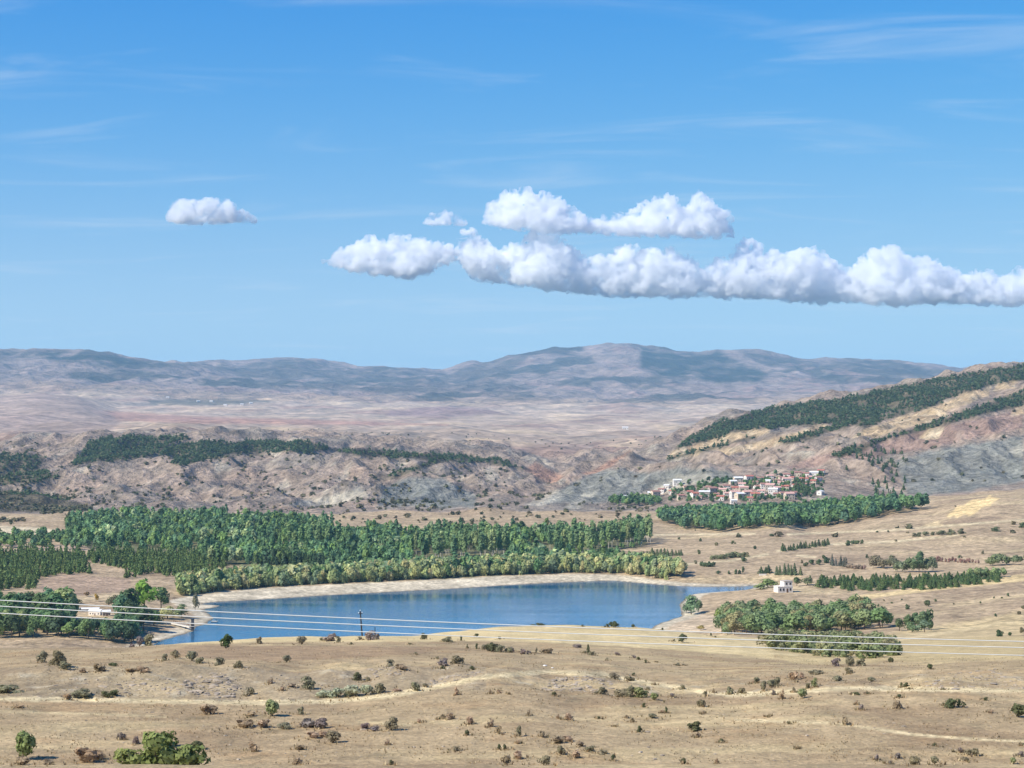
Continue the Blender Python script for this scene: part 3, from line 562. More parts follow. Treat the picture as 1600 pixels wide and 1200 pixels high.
# wood at the left end of the lake
LW = [(-300,955),(20,952),(80,956),(125,974),(200,970),(236,978),(215,996),(204,1030),(-300,1030)]
s_ = scatter(LW, 810, 1010, 6.6)
for x, D in s_[:230]:
    h = random.uniform(9, 16) if D > 840 else random.uniform(7, 12); u_ = CX + F * x / D; y_ = CY - F * float(gz(x, D)[0]) / D
    if 108 < u_ < 186: h = min(h, (y_ - 964) * D / F)
    if h < 2.5: continue
    plant('broadleaf_tree', 'broad', x, D, h, h * random.uniform(.6, .85), choose(GREENS + SHOREG[:1] + DARKG), *wlab('green broadleaf tree in the lakeside wood at left, ', u_, y_, 60, 130, 985))
s2 = scatter([(-300,930),(85,926),(92,940),(60,948),(-300,948)], 900, 1100, 6)
for x, D in s2[:75]:
    h = random.uniform(4, 7); plant('broadleaf_tree', 'broad', x, D, h, h * .8, choose([(104, 110, 78), (92, 104, 72)]), 'dull green low tree behind the power lines at the left edge', 'tree', 'low trees at left edge')
for u, y, hp, wp, c, lb in ((226, 953, 50, 42, (98, 128, 58), 'tall bright green round tree standing left of the lake corner'), (252, 951, 36, 28, (92, 112, 74), 'dark green tree right beside the tall bright green one'), (206, 950, 22, 20, (98, 108, 74), 'small dark tree left of the tall bright green one'), (262, 966, 20, 26, (150, 152, 104), 'pale yellowish bush tree behind the lake footbridge'), (284, 965, 24, 20, (96, 112, 78), 'dark tree behind the footbridge nearest the sandy corner'), (305, 955, 30, 10, (110, 110, 88), 'thin greyish tree on the lake corner by the sand spit'), (240, 978, 26, 30, (82, 104, 66), 'round green tree above the stony lake beach'), (205, 990, 22, 26, (88, 112, 72), 'green tree at the right end of the lakeside wood'), (178, 947, 18, 20, (96, 98, 74), 'small dull tree behind the pale shed roofs'), (150, 940, 14, 6, (150, 130, 60), 'slim yellow brown cypress like tree above the sheds'), (115, 944, 12, 20, (92, 100, 70), 'low round bush tree at left above the sheds'), (136, 932, 8, 10, (110, 96, 72), 'small round bush on the pale bank above the sheds')):
    x, D, z = hit(u, y, 830, 1300); k = D / F; plant('broadleaf_tree', 'broad', x, D, hp * k, wp * k, c, lb, 'tree', amt=.04)
# orchard right of the lake
OR = [(1128,1000),(1122,970),(1150,952),(1180,942),(1250,932),(1310,938),(1355,958),(1372,975),(1392,986),(1300,1000),(1150,1002)]
s_ = scatter(OR, 760, 990, 6.4)
for x, D in s_[:185]:
    h = random.uniform(5, 9.5); plant('grove_tree', 'broad', x, D, h, h * random.uniform(.7, 1.0), choose([(104, 122, 82), (112, 128, 88), (94, 114, 76), (122, 122, 88), (100, 116, 84)]), *wlab('green tree in the grove below the white house, ', CX + F * x / D, CY - F * float(gz(x, D)[0]) / D, 1210, 1300, 965))
st = []
for poly_, d0, d1, sp, ks, hs, cs in (([(1195,1010),(1210,998),(1300,994),(1392,1000),(1400,1030),(1350,1040),(1300,1032),(1230,1018)], 330, 780, 4.2, 'thick', (1.2, 3.3), [(112, 120, 84), (104, 114, 80), (122, 124, 92)]),):
    for x, D in scatter(poly_, d0, d1, sp, prob=.8, warp=8): h = random.uniform(*hs); st.append((ks, x, D, h, h * 1.3, choose(cs)))
mass('ditch_thicket', st, 'low green thicket along the ditch below the grove')
for u, y, hp, wp, c in ((1405,986,22,18,(90,104,72)),(1418,985,26,16,(84,100,70)),(1430,984,30,16,(80,98,70)),(1440,985,34,20,(88,106,76)),(1452,984,34,18,(78,96,68)),(1425,988,18,22,(96,112,82)),(1445,988,20,22,(92,110,86)),(1455,985,18,12,(80,98,70))):
    x, D, z = hit(u, y, 560, 1100); k = D / F; plant('broadleaf_tree', 'broad', x, D, hp * k, wp * k, c, 'dark tree in the compact clump at the right tip of the grove', 'tree', 'clump at the tip of the grove')
for u, y, hp, wp, c, lb in ((1080,960,32,26,(98,120,90),'tall grey green tree at the water edge right of the lake'),(1092,957,22,12,(104,122,88),'slim tree just right of the waterside tree'),(1072,958,18,14,(92,112,84),'lower tree leaning to the lake beside the tall waterside tree'),(1123,971,22,16,(112,130,72),'upright yellow green tree alone on the sandy beach'),(1095,985,9,12,(140,132,84),'small yellowish bush on the sandy beach near the field edge'),(1150,960,20,16,(118,120,84),'small olive tree on the slope above the beach'),(1200,918,16,26,(116,130,84),'green bush tree left of the white house'),(1188,921,10,18,(112,124,84),'low bush by the water left of the white house'),(1245,916,16,14,(84,100,66),'dark bush right behind the white house'),(1262,914,12,18,(100,108,80),'dull bush between the white house and conifer strip')):
    x, D, z = hit(u, y, 740, 1300); k = D / F; plant('broadleaf_tree', 'broad', x, D, hp * k, wp * k, c, lb, 'tree', amt=.05)
# conifer strip and the other trees on the right
s_ = scatter([(1262,912),(1300,908),(1400,905),(1560,902),(1570,910),(1460,922),(1360,924),(1270,920)], 960, 1100, 3.3); random.shuffle(s_)
for x, D in s_[:215]:
    h = random.uniform(3.0, 5.2); plant('pine_tree', 'pine', x, D, h, h * .85, choose([(76, 96, 62), (70, 90, 60), (88, 104, 66)]), 'young pine in the dark planted strip right of the white house', 'tree', 'pines of the planted strip', parts=False)
RT = []
def row(kind, u0, y0, u1, y1, n, hp, wp, cs, lb, nm='conifer_tree', grp=None, d0=940, d1=1800):
    for i in range(n):
        t_ = (i + random.uniform(-.3, .3)) / max(n - 1, 1); x, D, z = hit(u0 + (u1 - u0) * t_, y0 + (y1 - y0) * t_ + random.uniform(-1, 1), d0, d1); k = D / F; q = random.uniform(.7, 1.2)
        plant(nm, kind, x, D, hp * k * q, wp * k * q, choose(cs), lb, 'tree', grp or lb, parts=False)
CON = [(78, 92, 66), (70, 86, 62), (86, 98, 70)]
row('pine', 1222, 862, 1294, 852, 16, 12, 9, CON, 'small conifer in the slanting row above the pale track')
row('shrub', 1322, 852, 1346, 849, 6, 8, 8, CON, 'dark bush on the upper side of the pale track', 'bush_tree')
row('shrub', 1430, 838, 1500, 834, 9, 9, 12, [(104, 108, 84), (96, 100, 78)], 'grey bush in the row on the pale track bend', 'bush_tree')
row('pine', 1212, 898, 1250, 900, 7, 20, 10, [(84, 98, 72), (92, 104, 76)], 'tall conifer in the group behind the white house')
row('pine', 1190, 896, 1202, 896, 3, 13, 12, CON, 'conifer in the trio left of the group behind the white house')
row('shrub', 1260, 884, 1292, 880, 4, 11, 12, CON, 'round dark tree beside the tall conifers', 'bush_tree')
row('pine', 1302, 884, 1322, 886, 5, 18, 8, [(96, 96, 88), (84, 90, 80)], 'greyish conifer in the tight group in mid field')
row('shrub', 1326, 888, 1352, 889, 6, 10, 10, [(140, 124, 110), (128, 116, 100)], 'brownish bush in the dry patch in mid field', 'bush_tree')
row('broad', 1362, 888, 1396, 888, 9, 20, 14, [(100, 104, 82), (112, 110, 88)], 'grey green tree in the left half of the big clump', 'broadleaf_tree')
row('broad', 1398, 894, 1456, 893, 12, 22, 13, [(96, 112, 82), (88, 106, 80), (110, 120, 92)], 'tree in the dense big clump with pale trunks', 'broadleaf_tree')
x, D, z = hit(1436, 895, 940, 1800); plant('broadleaf_tree', 'broad', x, D, 38 * D / F, 20 * D / F, (88, 108, 78), 'tallest tree of the dense big clump in mid field', 'tree')
row('shrub', 1456, 876, 1528, 880, 18, 9, 6, [(142, 118, 106), (128, 106, 96)], 'reddish brown dry bush in the strip right of the big clump', 'bush_tree')
row('broad', 1545, 884, 1640, 880, 13, 18, 15, [(92, 106, 78), (104, 116, 84)], 'green tree in the belt at the right edge of the valley', 'broadleaf_tree')
row('broad', 1514, 906, 1566, 902, 9, 18, 14, [(122, 136, 92), (108, 124, 86)], 'light green tree at the right end of the pine strip', 'broadleaf_tree')
row('shrub', 1040, 892, 1062, 886, 5, 14, 14, GREENS, 'green tree at the right tip of the shore wood', 'bush_tree')
row('pine', 985, 872, 1066, 868, 16, 14, 10, [(84, 100, 70), (92, 106, 76)], 'dark conifer above the willows at the right end of shore')
row('shrub', 1115, 874, 1165, 870, 12, 10, 12, [(116, 120, 90), (104, 110, 82)], 'olive bush in the patch above the right shore', 'bush_tree')
row('shrub', 1098, 885, 1114, 885, 4, 12, 12, CON, 'dark green bush in the lone clump above the right shore', 'bush_tree')
for u, y, hp, wp in ((1163,879,10,11),(1087,881,8,6),(1122,897,6,9),(1139,897,7,5),(1150,897,9,6),(1156,897,8,6),(1161,896,12,5),(1092,866,10,7),(1120,853,9,6),(1146,850,8,7),(1179,858,8,6),(1094,846,6,5),(1061,843,5,6),(1253,880,7,5),(1355,872,9,5),(1287,874,9,7),(1507,840,5,5),(1555,830,8,14),(1597,824,10,14),(1500,872,7,6),(1535,866,7,5),(1370,832,4,5),(1388,832,4,5),(1418,833,4,5),(1400,846,5,6),(1205,838,6,9),(1418,952,10,10),(1449,948,14,14),(1562,997,13,16),(1578,996,9,7),(1597,990,11,9),(1556,964,6,5),(1593,960,8,6),(1598,951,8,6),(1393,943,4,4),(1381,939,4,4),(1372,948,5,4),(1409,938,4,4),(1355,935,4,4),(1462,940,5,5),(1490,945,4,4),(1532,943,4,4),(1553,935,4,4),(1575,932,6,5),(1565,935,3,4)):
    x, D, z = hit(u, y, 560, 1800); k = D / F; plant('field_shrub', 'shrub', x, D, hp * k, wp * k, choose(CON + [(110, 108, 84)]), 'dark shrub standing alone on the dry fields right of the lake', 'shrub', 'lone shrubs on the right fields', parts=False)
# village wood
VT = [(1028,814),(1036,808),(1100,805),(1240,805),(1300,797),(1420,792),(1452,795),(1385,806),(1290,824),(1220,824),(1130,832),(1060,826)]
vt = [('broad', x, D, random.uniform(9, 14), random.uniform(6, 9), choose([(86, 114, 74), (78, 104, 76), (70, 96, 74), (96, 120, 78)])) for x, D in scatter(VT, 1480, 1900, 7.5)]
vt += [('broad', x, D, random.uniform(6, 9), random.uniform(5, 7), choose(GREENS)) for x, D in scatter([(945,790),(960,782),(1030,784),(1032,792)], 1650, 2050, 8)]
vt += [('poplar', x, D, random.uniform(9, 13), 3, choose(SHOREG)) for x, D in scatter([(1070,826),(1075,815),(1130,815),(1130,830)], 1480, 1800, 10)]
vt += [('pine', x, D, random.uniform(5, 9), random.uniform(3, 4.5), choose(DARKG)) for x, D in scatter([(1240,778),(1242,752),(1262,752),(1264,778)], 1750, 2300, 6)]
vt += [('pine', x, D, random.uniform(5, 9), random.uniform(3, 5), choose(DARKG)) for x, D in scatter([(1300,735),(1350,705),(1410,700),(1420,780),(1370,780),(1350,735)], 1750, 2900, 13, prob=.6)]
vt += [('broad', x, D, random.uniform(3.5, 6.5), random.uniform(3, 5), choose(GREENS + DARKG)) for x, D in scatter([(1040,785),(1060,755),(1200,745),(1285,738),(1290,775),(1240,785)], 1700, 2200, 8, prob=.6)]
mass('village_woodland', vt, 'green broadleaf wood in front of the red roofed village')
# pine woods and scrub on the hills
hp = []
for i, P_ in enumerate(FOREST_FAR):
    sp = 5.6 if i in (0, 3, 4) else 6.5
    hp += [('tiny', x, D, random.uniform(3.5, 6), random.uniform(3.2, 5), choose([(66, 82, 58), (60, 76, 56), (74, 88, 62)])) for x, D in scatter(P_, 2050, 3460, sp, prob=.9 if i in (0, 3, 4) else .62, warp=8) if not (i in (0, 3) and pn(x / 38, D / 70, 91) > (.55 if i == 0 else .35))]
mass('hill_pine_forest', hp, 'dark pine woods on the plateau rim and long ridge')
sb = []
for P_, d0, d1, sp, pr in (([(-300,700),(120,700),(300,700),(560,712),(700,712),(860,745),(860,790),(500,800),(100,805),(-300,805)], 1850, 3100, 17, .42), ([(900,760),(1040,700),(1300,650),(1600,620),(1850,610),(1850,770),(1450,775),(1300,735),(1040,745)], 1950, 3350, 22, .42), ([(-300,760),(60,745),(170,790),(110,828),(-300,830)], 1600, 2700, 9, .75), ([(0,690),(560,712),(860,745),(860,790),(500,800),(0,805)], 1850, 3100, 11, .40), ([(480,830),(560,785),(700,780),(1040,790),(1040,830)], 1550, 2050, 13, .35), ([(420,670),(1040,680),(900,740),(820,722),(560,700)], 3300, 4600, 38, .5), ([(1180,740),(1640,790),(1640,860),(1040,850)], 1150, 1800, 30, .3)):
    for x, D in scatter(P_, d0, d1, sp, prob=pr):
        if pn(x / 60, D / 110, 77) > -.05: q_ = random.uniform(.5, 1) ** 2 * 1.3; sb.append(('scrub', x, D, 3.0 * q_, 4.2 * q_, choose([(88, 90, 70), (98, 94, 74), (80, 84, 66)])))
mass('hill_scrub', sb, 'scattered dark scrub dotted over the eroded hills')
# ------------------------------------------------------------------ shrubs on the near slope: (picture column, foot row, width, height, kind)
SH = """38,1187,40,50,g 65,1036,20,18,o 92,1040,26,26,o 103,1046,16,13,o 14,1083,42,16,o 125,1089,34,12,o 165,1089,17,11,d 178,1088,15,12,d 105,1093,10,11,t
218,1010,15,18,p 232,1009,18,18,o 206,1010,8,9,p 258,1032,10,11,o 274,1029,14,12,o 300,1033,18,18,o 312,1037,13,12,o 343,1039,17,15,o 372,1044,12,15,o 155,1049,16,16,t 178,1041,13,7,d 205,1050,16,8,t 224,1050,16,11,t 130,1051,10,9,t
325,1116,22,20,t 390,1086,14,16,o 392,1119,14,10,t 385,1136,26,14,t 190,1156,12,14,p 212,1163,10,16,p 310,1171,22,14,d 135,1191,28,28,t 155,1186,22,16,t 395,1174,12,18,t 30,1106,12,5,t 35,1206,26,15,t 75,1204,18,10,t
405,1006,10,12,o 471,1007,18,15,o 506,1001,9,7,o 516,1002,20,13,p 529,1004,8,10,o 562,1000,8,7,o 578,1000,18,15,p 588,999,14,10,p 663,999,10,10,d 698,1003,15,8,o 745,995,7,6,d 720,1001,4,8,d 780,999,6,5,d 549,1007,5,4,d 641,1007,6,3,d
448,1035,13,13,o 423,1068,10,10,t 441,1079,8,8,t 482,1077,21,20,o 455,1073,12,6,t 510,1089,24,14,w 530,1089,25,18,w 550,1088,27,20,w 572,1086,24,18,w 560,1063,13,13,d 592,1083,20,17,o 649,1079,13,16,o 575,1064,8,7,o 620,1080,14,5,t 665,1073,10,5,o
610,1041,14,14,o 628,1046,18,10,t 693,1041,16,16,p 716,1037,22,13,o 691,1045,8,5,d 738,1047,9,6,d 683,1030,6,6,o 650,1023,5,5,o 755,1015,6,10,o 770,1018,22,17,d 784,1019,16,14,o 797,1020,10,10,o 745,1014,5,9,d 730,1013,4,7,o 800,1019,8,9,p
424,1119,28,29,y 470,1116,12,13,o 410,1137,18,16,t 445,1139,18,14,o 482,1136,26,16,p 502,1138,22,15,p 520,1161,26,22,o 490,1153,16,12,t 505,1151,14,10,t 467,1171,14,9,t 570,1139,16,11,p 586,1142,16,10,p 612,1141,24,20,o 605,1164,6,10,t 465,1196,14,14,t
655,1129,7,7,t 703,1124,12,13,t 692,1122,7,8,t 686,1124,4,3,d 713,1086,6,14,t 735,1132,10,16,t 767,1136,8,15,t 729,1149,6,11,d 779,1146,8,14,t 713,1173,12,10,o 780,1171,6,8,d 788,1171,6,8,d 612,1201,8,8,d 790,1199,14,18,t 766,1084,4,8,t 780,1083,6,6,t 795,1085,4,5,t
817,1022,8,10,p 826,1022,8,7,p 838,1021,4,9,o 855,1021,18,9,t 902,1012,14,7,p 919,1021,7,15,d 925,1024,10,9,o 914,1021,6,6,o 964,1024,9,6,p 991,1028,6,5,p 998,1031,6,5,d 1009,1036,5,6,d 949,1032,4,5,o 1058,1040,9,4,o 1025,1035,4,3,o 1068,1040,5,3,o
841,977,18,6,d 955,980,9,8,d 962,981,11,10,d 948,980,5,7,d 985,979,6,5,d 990,980,5,7,d 1066,1004,14,13,d 1035,985,4,5,d 1053,1002,5,4,o 1111,994,4,6,d 1118,996,3,3,d 910,979,4,4,d
970,1089,26,16,o 985,1089,20,17,o 1002,1090,22,16,y 1022,1094,14,13,y 1050,1090,9,8,p 940,1084,20,12,o 960,1061,20,9,o 983,1064,16,9,o 990,1056,5,6,d 1066,1077,7,9,o 865,1087,6,8,d 1012,1078,6,6,o 1023,1070,4,5,t
1097,1104,11,14,o 1101,1088,7,8,o 1141,1085,12,13,o 1160,1084,14,12,o 1115,1082,4,8,t 1182,1067,10,11,o 1193,1080,12,19,o 1177,1068,5,6,t 1006,1105,6,7,d 1041,1114,5,11,d 1034,1114,4,6,t 1098,1115,6,5,t 1019,1122,16,8,o 987,1128,6,8,t 979,1122,4,6,t 888,1125,12,14,t 872,1123,6,9,t 826,1118,4,11,t 936,1123,6,4,d
811,1151,9,16,o 810,1162,5,7,t 848,1152,8,12,t 999,1144,9,11,d 1085,1141,24,15,d 1091,1152,6,9,t 1127,1160,6,8,d 870,1161,20,14,t 888,1158,14,10,t 905,1166,12,9,t 922,1174,18,10,o 943,1178,14,8,o 877,1179,16,13,o 900,1184,14,14,t 958,1188,8,9,d 1068,1194,9,9,d 810,1186,14,16,t 850,1197,22,14,o 1120,1193,4,9,t 961,1135,5,3,t 1200,1120,4,3,d
1205,1074,14,14,o 1214,1072,12,16,o 1240,1062,14,15,t 1252,1060,8,12,t 1277,1054,20,9,o 1306,1041,16,13,p 1327,1041,14,20,o 1345,1040,16,12,o 1393,1035,8,10,d 1253,1091,16,17,y 1272,1073,10,14,y 1262,1076,8,11,o 1222,1092,7,16,t 1209,1086,7,9,p 1240,1082,6,8,o 1245,1066,4,6,t
1310,1064,14,11,o 1326,1053,12,12,o 1361,1065,15,8,o 1416,1073,9,7,d 1408,1074,4,8,d 1453,1046,9,10,d 1338,1085,12,5,d 1355,1084,7,3,d 1402,1107,14,16,t 1405,1090,9,6,d 1491,1105,25,18,d 1474,1102,5,5,d 1592,1121,26,24,d 1540,1094,8,5,d 1548,1114,7,6,t 1346,1109,8,10,p 1338,1101,4,8,t 1322,1132,11,13,t 1233,1130,7,3,d 1421,1077,5,4,d 1475,1078,5,3,d
1370,1188,6,11,p 1404,1185,10,9,p 1391,1194,5,7,p 1460,1197,16,14,o 1507,1189,11,8,o 1512,1179,14,9,o 1524,1181,14,14,o 1500,1176,8,9,p 1430,1207,20,14,o 1595,1182,10,8,p 1583,1194,14,12,y 1245,1170,5,4,t 1600,1165,8,5,d 1460,1165,6,3,d"""
TONE = {'g': (100, 114, 72), 'y': (118, 124, 86), 'd': (82, 88, 64), 'o': (114, 112, 90), 'w': (138, 146, 120), 't': (134, 120, 98), 'p': (112, 104, 98)}
WORD = {'g': 'bright green leafy', 'y': 'yellowish green leafy', 'd': 'dark green', 'o': 'olive grey', 'w': 'silvery willow', 't': 'leafless brown twiggy', 'p': 'purplish brown dry'}
OWN = {'38,1187': 'bright green upright bush alone near the bottom left corner', '14,1083': 'wide olive bush cut by the left edge above the dirt track', '482,1077': 'round dark olive bush alone in the gully left of silvery willows', '424,1119': 'leafy yellow green sapling bush just below the dirt track', '612,1141': 'bushy olive shrub with brown twigs in the middle of near slope', '520,1161': 'spiky olive shrub below the purplish heath patch', '1491,1105': 'dome shaped dark green bush on the right near slope', '1592,1121': 'large dark bush cut by the right edge of the near slope', '1402,1107': 'round dry shrub with a dark one behind it on the right slope', '1085,1141': 'wide dark bush alone in the middle of the near slope', '770,1018': 'large dark juniper bush in the row on the stubble edge', '649,1079': 'upright olive shrub at the right end of the gully', '1253,1091': 'round yellowish shrub in front of the right hand thicket', '448,1035': 'small olive bush alone on the ploughed field edge', '1453,1046': 'small dark bush alone on the golden field', '1066,1004': 'dark bush alone on the pale field right of the lake view', '841,977': 'low flat dark bush on the field rim in front of the lake', '560,1063': 'dark bush just behind the silvery willows', '325,1116': 'dry round shrub below the left part of the dirt track'}
def where(u, y):
    s = 'left' if u < 480 else ('middle' if u < 1040 else 'right')
    if y > 1097: return 'on the near slope below the dirt track, ' + s + ' part'
    if y > 1029: return 'on the rough bank behind the dirt track, ' + s + ' part'
    return 'on the field rim before the lake, ' + s + ' part'
SHP = []
for it in SH.split():
    u, y, wp, hp, k = it.split(','); u, y, wp, hp = map(float, (u, y, wp, hp)); x, D, z = hit(u, y, 128, 560); s = D / F
    SHP.append((x, D, wp * s))
    kind = 'twig' if k == 't' or (k == 'p' and random.random() < .4) else 'shrub'; key = it.rsplit(',', 3)[0]
    lb = OWN.get(key) or (('leafless brown twiggy' if kind == 'twig' else WORD[k]) + ' shrub ' + where(u, y))
    plant('twiggy_shrub' if kind == 'twig' else 'shrub', kind, x, D, hp * s * 1.15, wp * s * 1.15, TONE[k], lb, 'shrub', None if key in OWN else lb.replace(',', ''), z=z)
x, D, z = hit(353, 1013, 128, 560); plant('shrub', 'shrub', x, D, 24 * D / F, 22 * D / F, (60, 74, 46), 'dark round tree like bush standing out against the lake water', 'shrub', z=z)
x, D, z = hit(262, 1166, 128, 560); plant('shrub', 'shrub', x, D, 36 * D / F, 33 * D / F, (78, 92, 52), 'dark green conical bush behind the big yellow green one', 'shrub', z=z)
for u, y, wp, hp, lb in ((246, 1222, 84, 76, 'biggest bright yellow green bush cut by the bottom edge'), (204, 1220, 60, 52, 'bright green bush left of the biggest one at the bottom edge'), (294, 1220, 66, 56, 'bright green bush right of the biggest one at the bottom edge')):
    D = 141.0; x = (u - CX) / F * D; z = float(gz(x, D)[0]); top = (CY - (y - hp)) / F * D
    plant('shrub', 'shrub', x, D, (top - z) * 1.3, wp * D / F, (106, 116, 70), lb, 'shrub', z=z, amt=.05)

# ------------------------------------------------------------------ dry grass tufts and stones on the near slope
def tufts(n):
    Vs, Cs = [], []; uu = rng.uniform(-60, 1660, n); dd = np.exp(rng.uniform(math.log(136), math.log(330), n)); xs = (uu - CX) / F * dd
    ex = np.array([(a_ + rng.normal(0, .8) * w_, b_ + rng.normal(0, 1.0) * w_) for a_, b_, w_ in SHP for _ in range(16)]); xs = np.concatenate([xs, ex[:, 0]]); dd = np.concatenate([dd, ex[:, 1]]); big = np.arange(len(xs)) >= n; n = len(xs); z = gz(xs, dd); cl = pn(xs / 6, dd / 6, 88)
    cols_ = [lin((216, 196, 154)), lin((172, 148, 114)), lin((146, 132, 98)), lin((196, 170, 130))]
    for i in range(n):
        if cl[i] < -.15 and not big[i]: continue
        h = rng.uniform(.05, .17) * (1.9 if big[i] else (1.3 if cl[i] > .35 else 1)); k = 4; th = rng.uniform(0, 6.283, k); b = np.array([xs[i], dd[i], z[i] - .02])
        o_ = np.stack([np.cos(th), np.sin(th), np.zeros(k)], 1); p = np.stack([-np.sin(th), np.cos(th), np.zeros(k)], 1) * h * .22
        tip = b + o_ * h * rng.uniform(.3, .8, (k, 1)) + [0, 0, h]; bb = b + o_ * h * .15
        Vs.append(np.stack([bb - p, bb + p, tip], 1).reshape(-1, 3)); Cs.append(np.repeat((cols_[rng.integers(0, 4)] * rng.uniform(.75, 1.05))[None], 3 * k, 0))
    v = np.concatenate(Vs); me = new_mesh('dry_grass', v, np.arange(len(v)), 3); set_col(me, 'tint', np.concatenate(Cs)); obj('dry_grass', me, LEAFM, kind='stuff', label='short dry grass tufts covering the near slope')
tufts(24000)
def rock_unit(seed):
    bm = bmesh.new(); bmesh.ops.create_icosphere(bm, subdivisions=1, radius=1); r = random.Random(seed)
    for v in bm.verts: v.co *= r.uniform(.65, 1.2); v.co.z *= .7
    me = bpy.data.meshes.new('rock'); bm.to_mesh(me); bm.free(); return me
ROCKS = [rock_unit(i) for i in range(6)]; ROCKM = plain_mat('pale_grey_rock', (158, 143, 122), .9, .4, .8)
ROCKV = []
for me in ROCKS:
    v = np.empty(len(me.vertices) * 3); me.vertices.foreach_get('co', v); f = np.empty(len(me.polygons) * 3, int); me.loops.foreach_get('vertex_index', f); ROCKV.append((v.reshape(-1, 3), f.reshape(-1, 3)))
def outcrop(pts, n, smin, smax, label):
    P = np.asarray(pts, float); ps = []; k = 0
    while k < n:
        u, y = rng.uniform(P[:, 0].min(), P[:, 0].max()), rng.uniform(P[:, 1].min(), P[:, 1].max())
        if sdist(np.array([[u, y]]), P)[0] > 0: continue
        x, D, z = hit(u, y, 130, 560); v, f = ROCKV[rng.integers(0, 6)]; s = smin + (smax - smin) * rng.uniform() ** 2.2; s *= (1 if rng.uniform() < .85 else 1.6); a = rng.uniform(0, 6.283)
        R_ = np.array([[math.cos(a), -math.sin(a), 0], [math.sin(a), math.cos(a), 0], [0, 0, 1]]); ps.append(((v * [s * rng.uniform(.7, 1.6), s, s * rng.uniform(.5, .9)]) @ R_.T + [x, D, z], f)); k += 1
    v, f = join(ps); obj('rock_outcrop', new_mesh('rock_outcrop', v, f, 3), ROCKM, kind='stuff', label=label)
outcrop([(285,1068),(300,1055),(350,1052),(380,1070),(365,1090),(300,1090)], 230, .10, .42, 'pale broken rocks on the bank left above the dirt track')
outcrop([(845,1078),(870,1058),(930,1056),(965,1070),(950,1082),(880,1082)], 200, .10, .42, 'pale rocky mound beside the track in the middle')
outcrop([(665,1070),(700,1055),(750,1048),(755,1054),(700,1066)], 100, .08, .3, 'dark stony strip beside the rising dirt track')
outcrop([(570,1046),(600,1040),(640,1046),(620,1058),(585,1056)], 60, .10, .34, 'stones scattered on the bank above the silvery willows')
outcrop([(1440,1066),(1480,1050),(1560,1045),(1600,1065),(1600,1076),(1450,1078)], 150, .08, .34, 'stony rubble on the rise at the right edge')
outcrop([(60,1080),(120,1058),(280,1060),(290,1088),(60,1090)], 170, .08, .32, 'small stones on the left bank above the track')
outcrop([(400,1050),(640,1050),(640,1070),(400,1075)], 70, .08, .26, 'small stones on the middle bank above the gully')
outcrop([(100,1110),(1550,1110),(1590,1195),(20,1195)], 260, .05, .17, 'small pale stones strewn over the near slope')
for u, y, w, lb in ((851, 1041, 8, 'longer white boulder of the pair on the brown field'), (863, 1044, 5, 'small white boulder of the pair on the brown field')):
    x, D, z = hit(u, y, 130, 560); o = obj('boulder', ROCKS[0].copy(), None, None, label=lb, category='boulder'); o.data.materials.append(plain_mat('white_rock', (232, 226, 214), .9, .1)); s = w * D / F / 2; o.location = (x, D, z + s * .2); o.scale = (s, s * .7, s * .6)

# ------------------------------------------------------------------ buildings
def bx(bm, x0, x1, y0, y1, z0, z1):
    vs = [bm.verts.new(p) for p in ((x0,y0,z0),(x1,y0,z0),(x1,y1,z0),(x0,y1,z0),(x0,y0,z1),(x1,y0,z1),(x1,y1,z1),(x0,y1,z1))]
    for f in ((0,3,2,1),(4,5,6,7),(0,1,5,4),(1,2,6,5),(2,3,7,6),(3,0,4,7)): bm.faces.new([vs[i] for i in f])
def bmo(fn, name, mat):
    bm = bmesh.new(); fn(bm); me = bpy.data.meshes.new(name); bm.to_mesh(me); bm.free(); me.materials.append(mat); return me
WALLS = [plain_mat('white_plaster', (228, 218, 204), .9, .08, .6), plain_mat('cream_plaster', (212, 192, 166), .9, .1, .6), plain_mat('grey_stone_wall', (178, 166, 152), .9, .2, .8)]
ROOFS = [plain_mat('red_roof_tiles', (180, 112, 94), .85, .25, 1.2), plain_mat('faded_pink_roof_tiles', (208, 164, 148), .85, .2, 1.2), plain_mat('brown_roof_tiles', (158, 116, 102), .85, .25, 1.2), plain_mat('pale_sheet_roof', (226, 222, 214), .6, .1, .8)]
GLASS = plain_mat('dark_window_glass', (48, 54, 60), .15, .05, 1, spec=.6); WOODM = plain_mat('brown_door_wood', (104, 76, 56), .7)
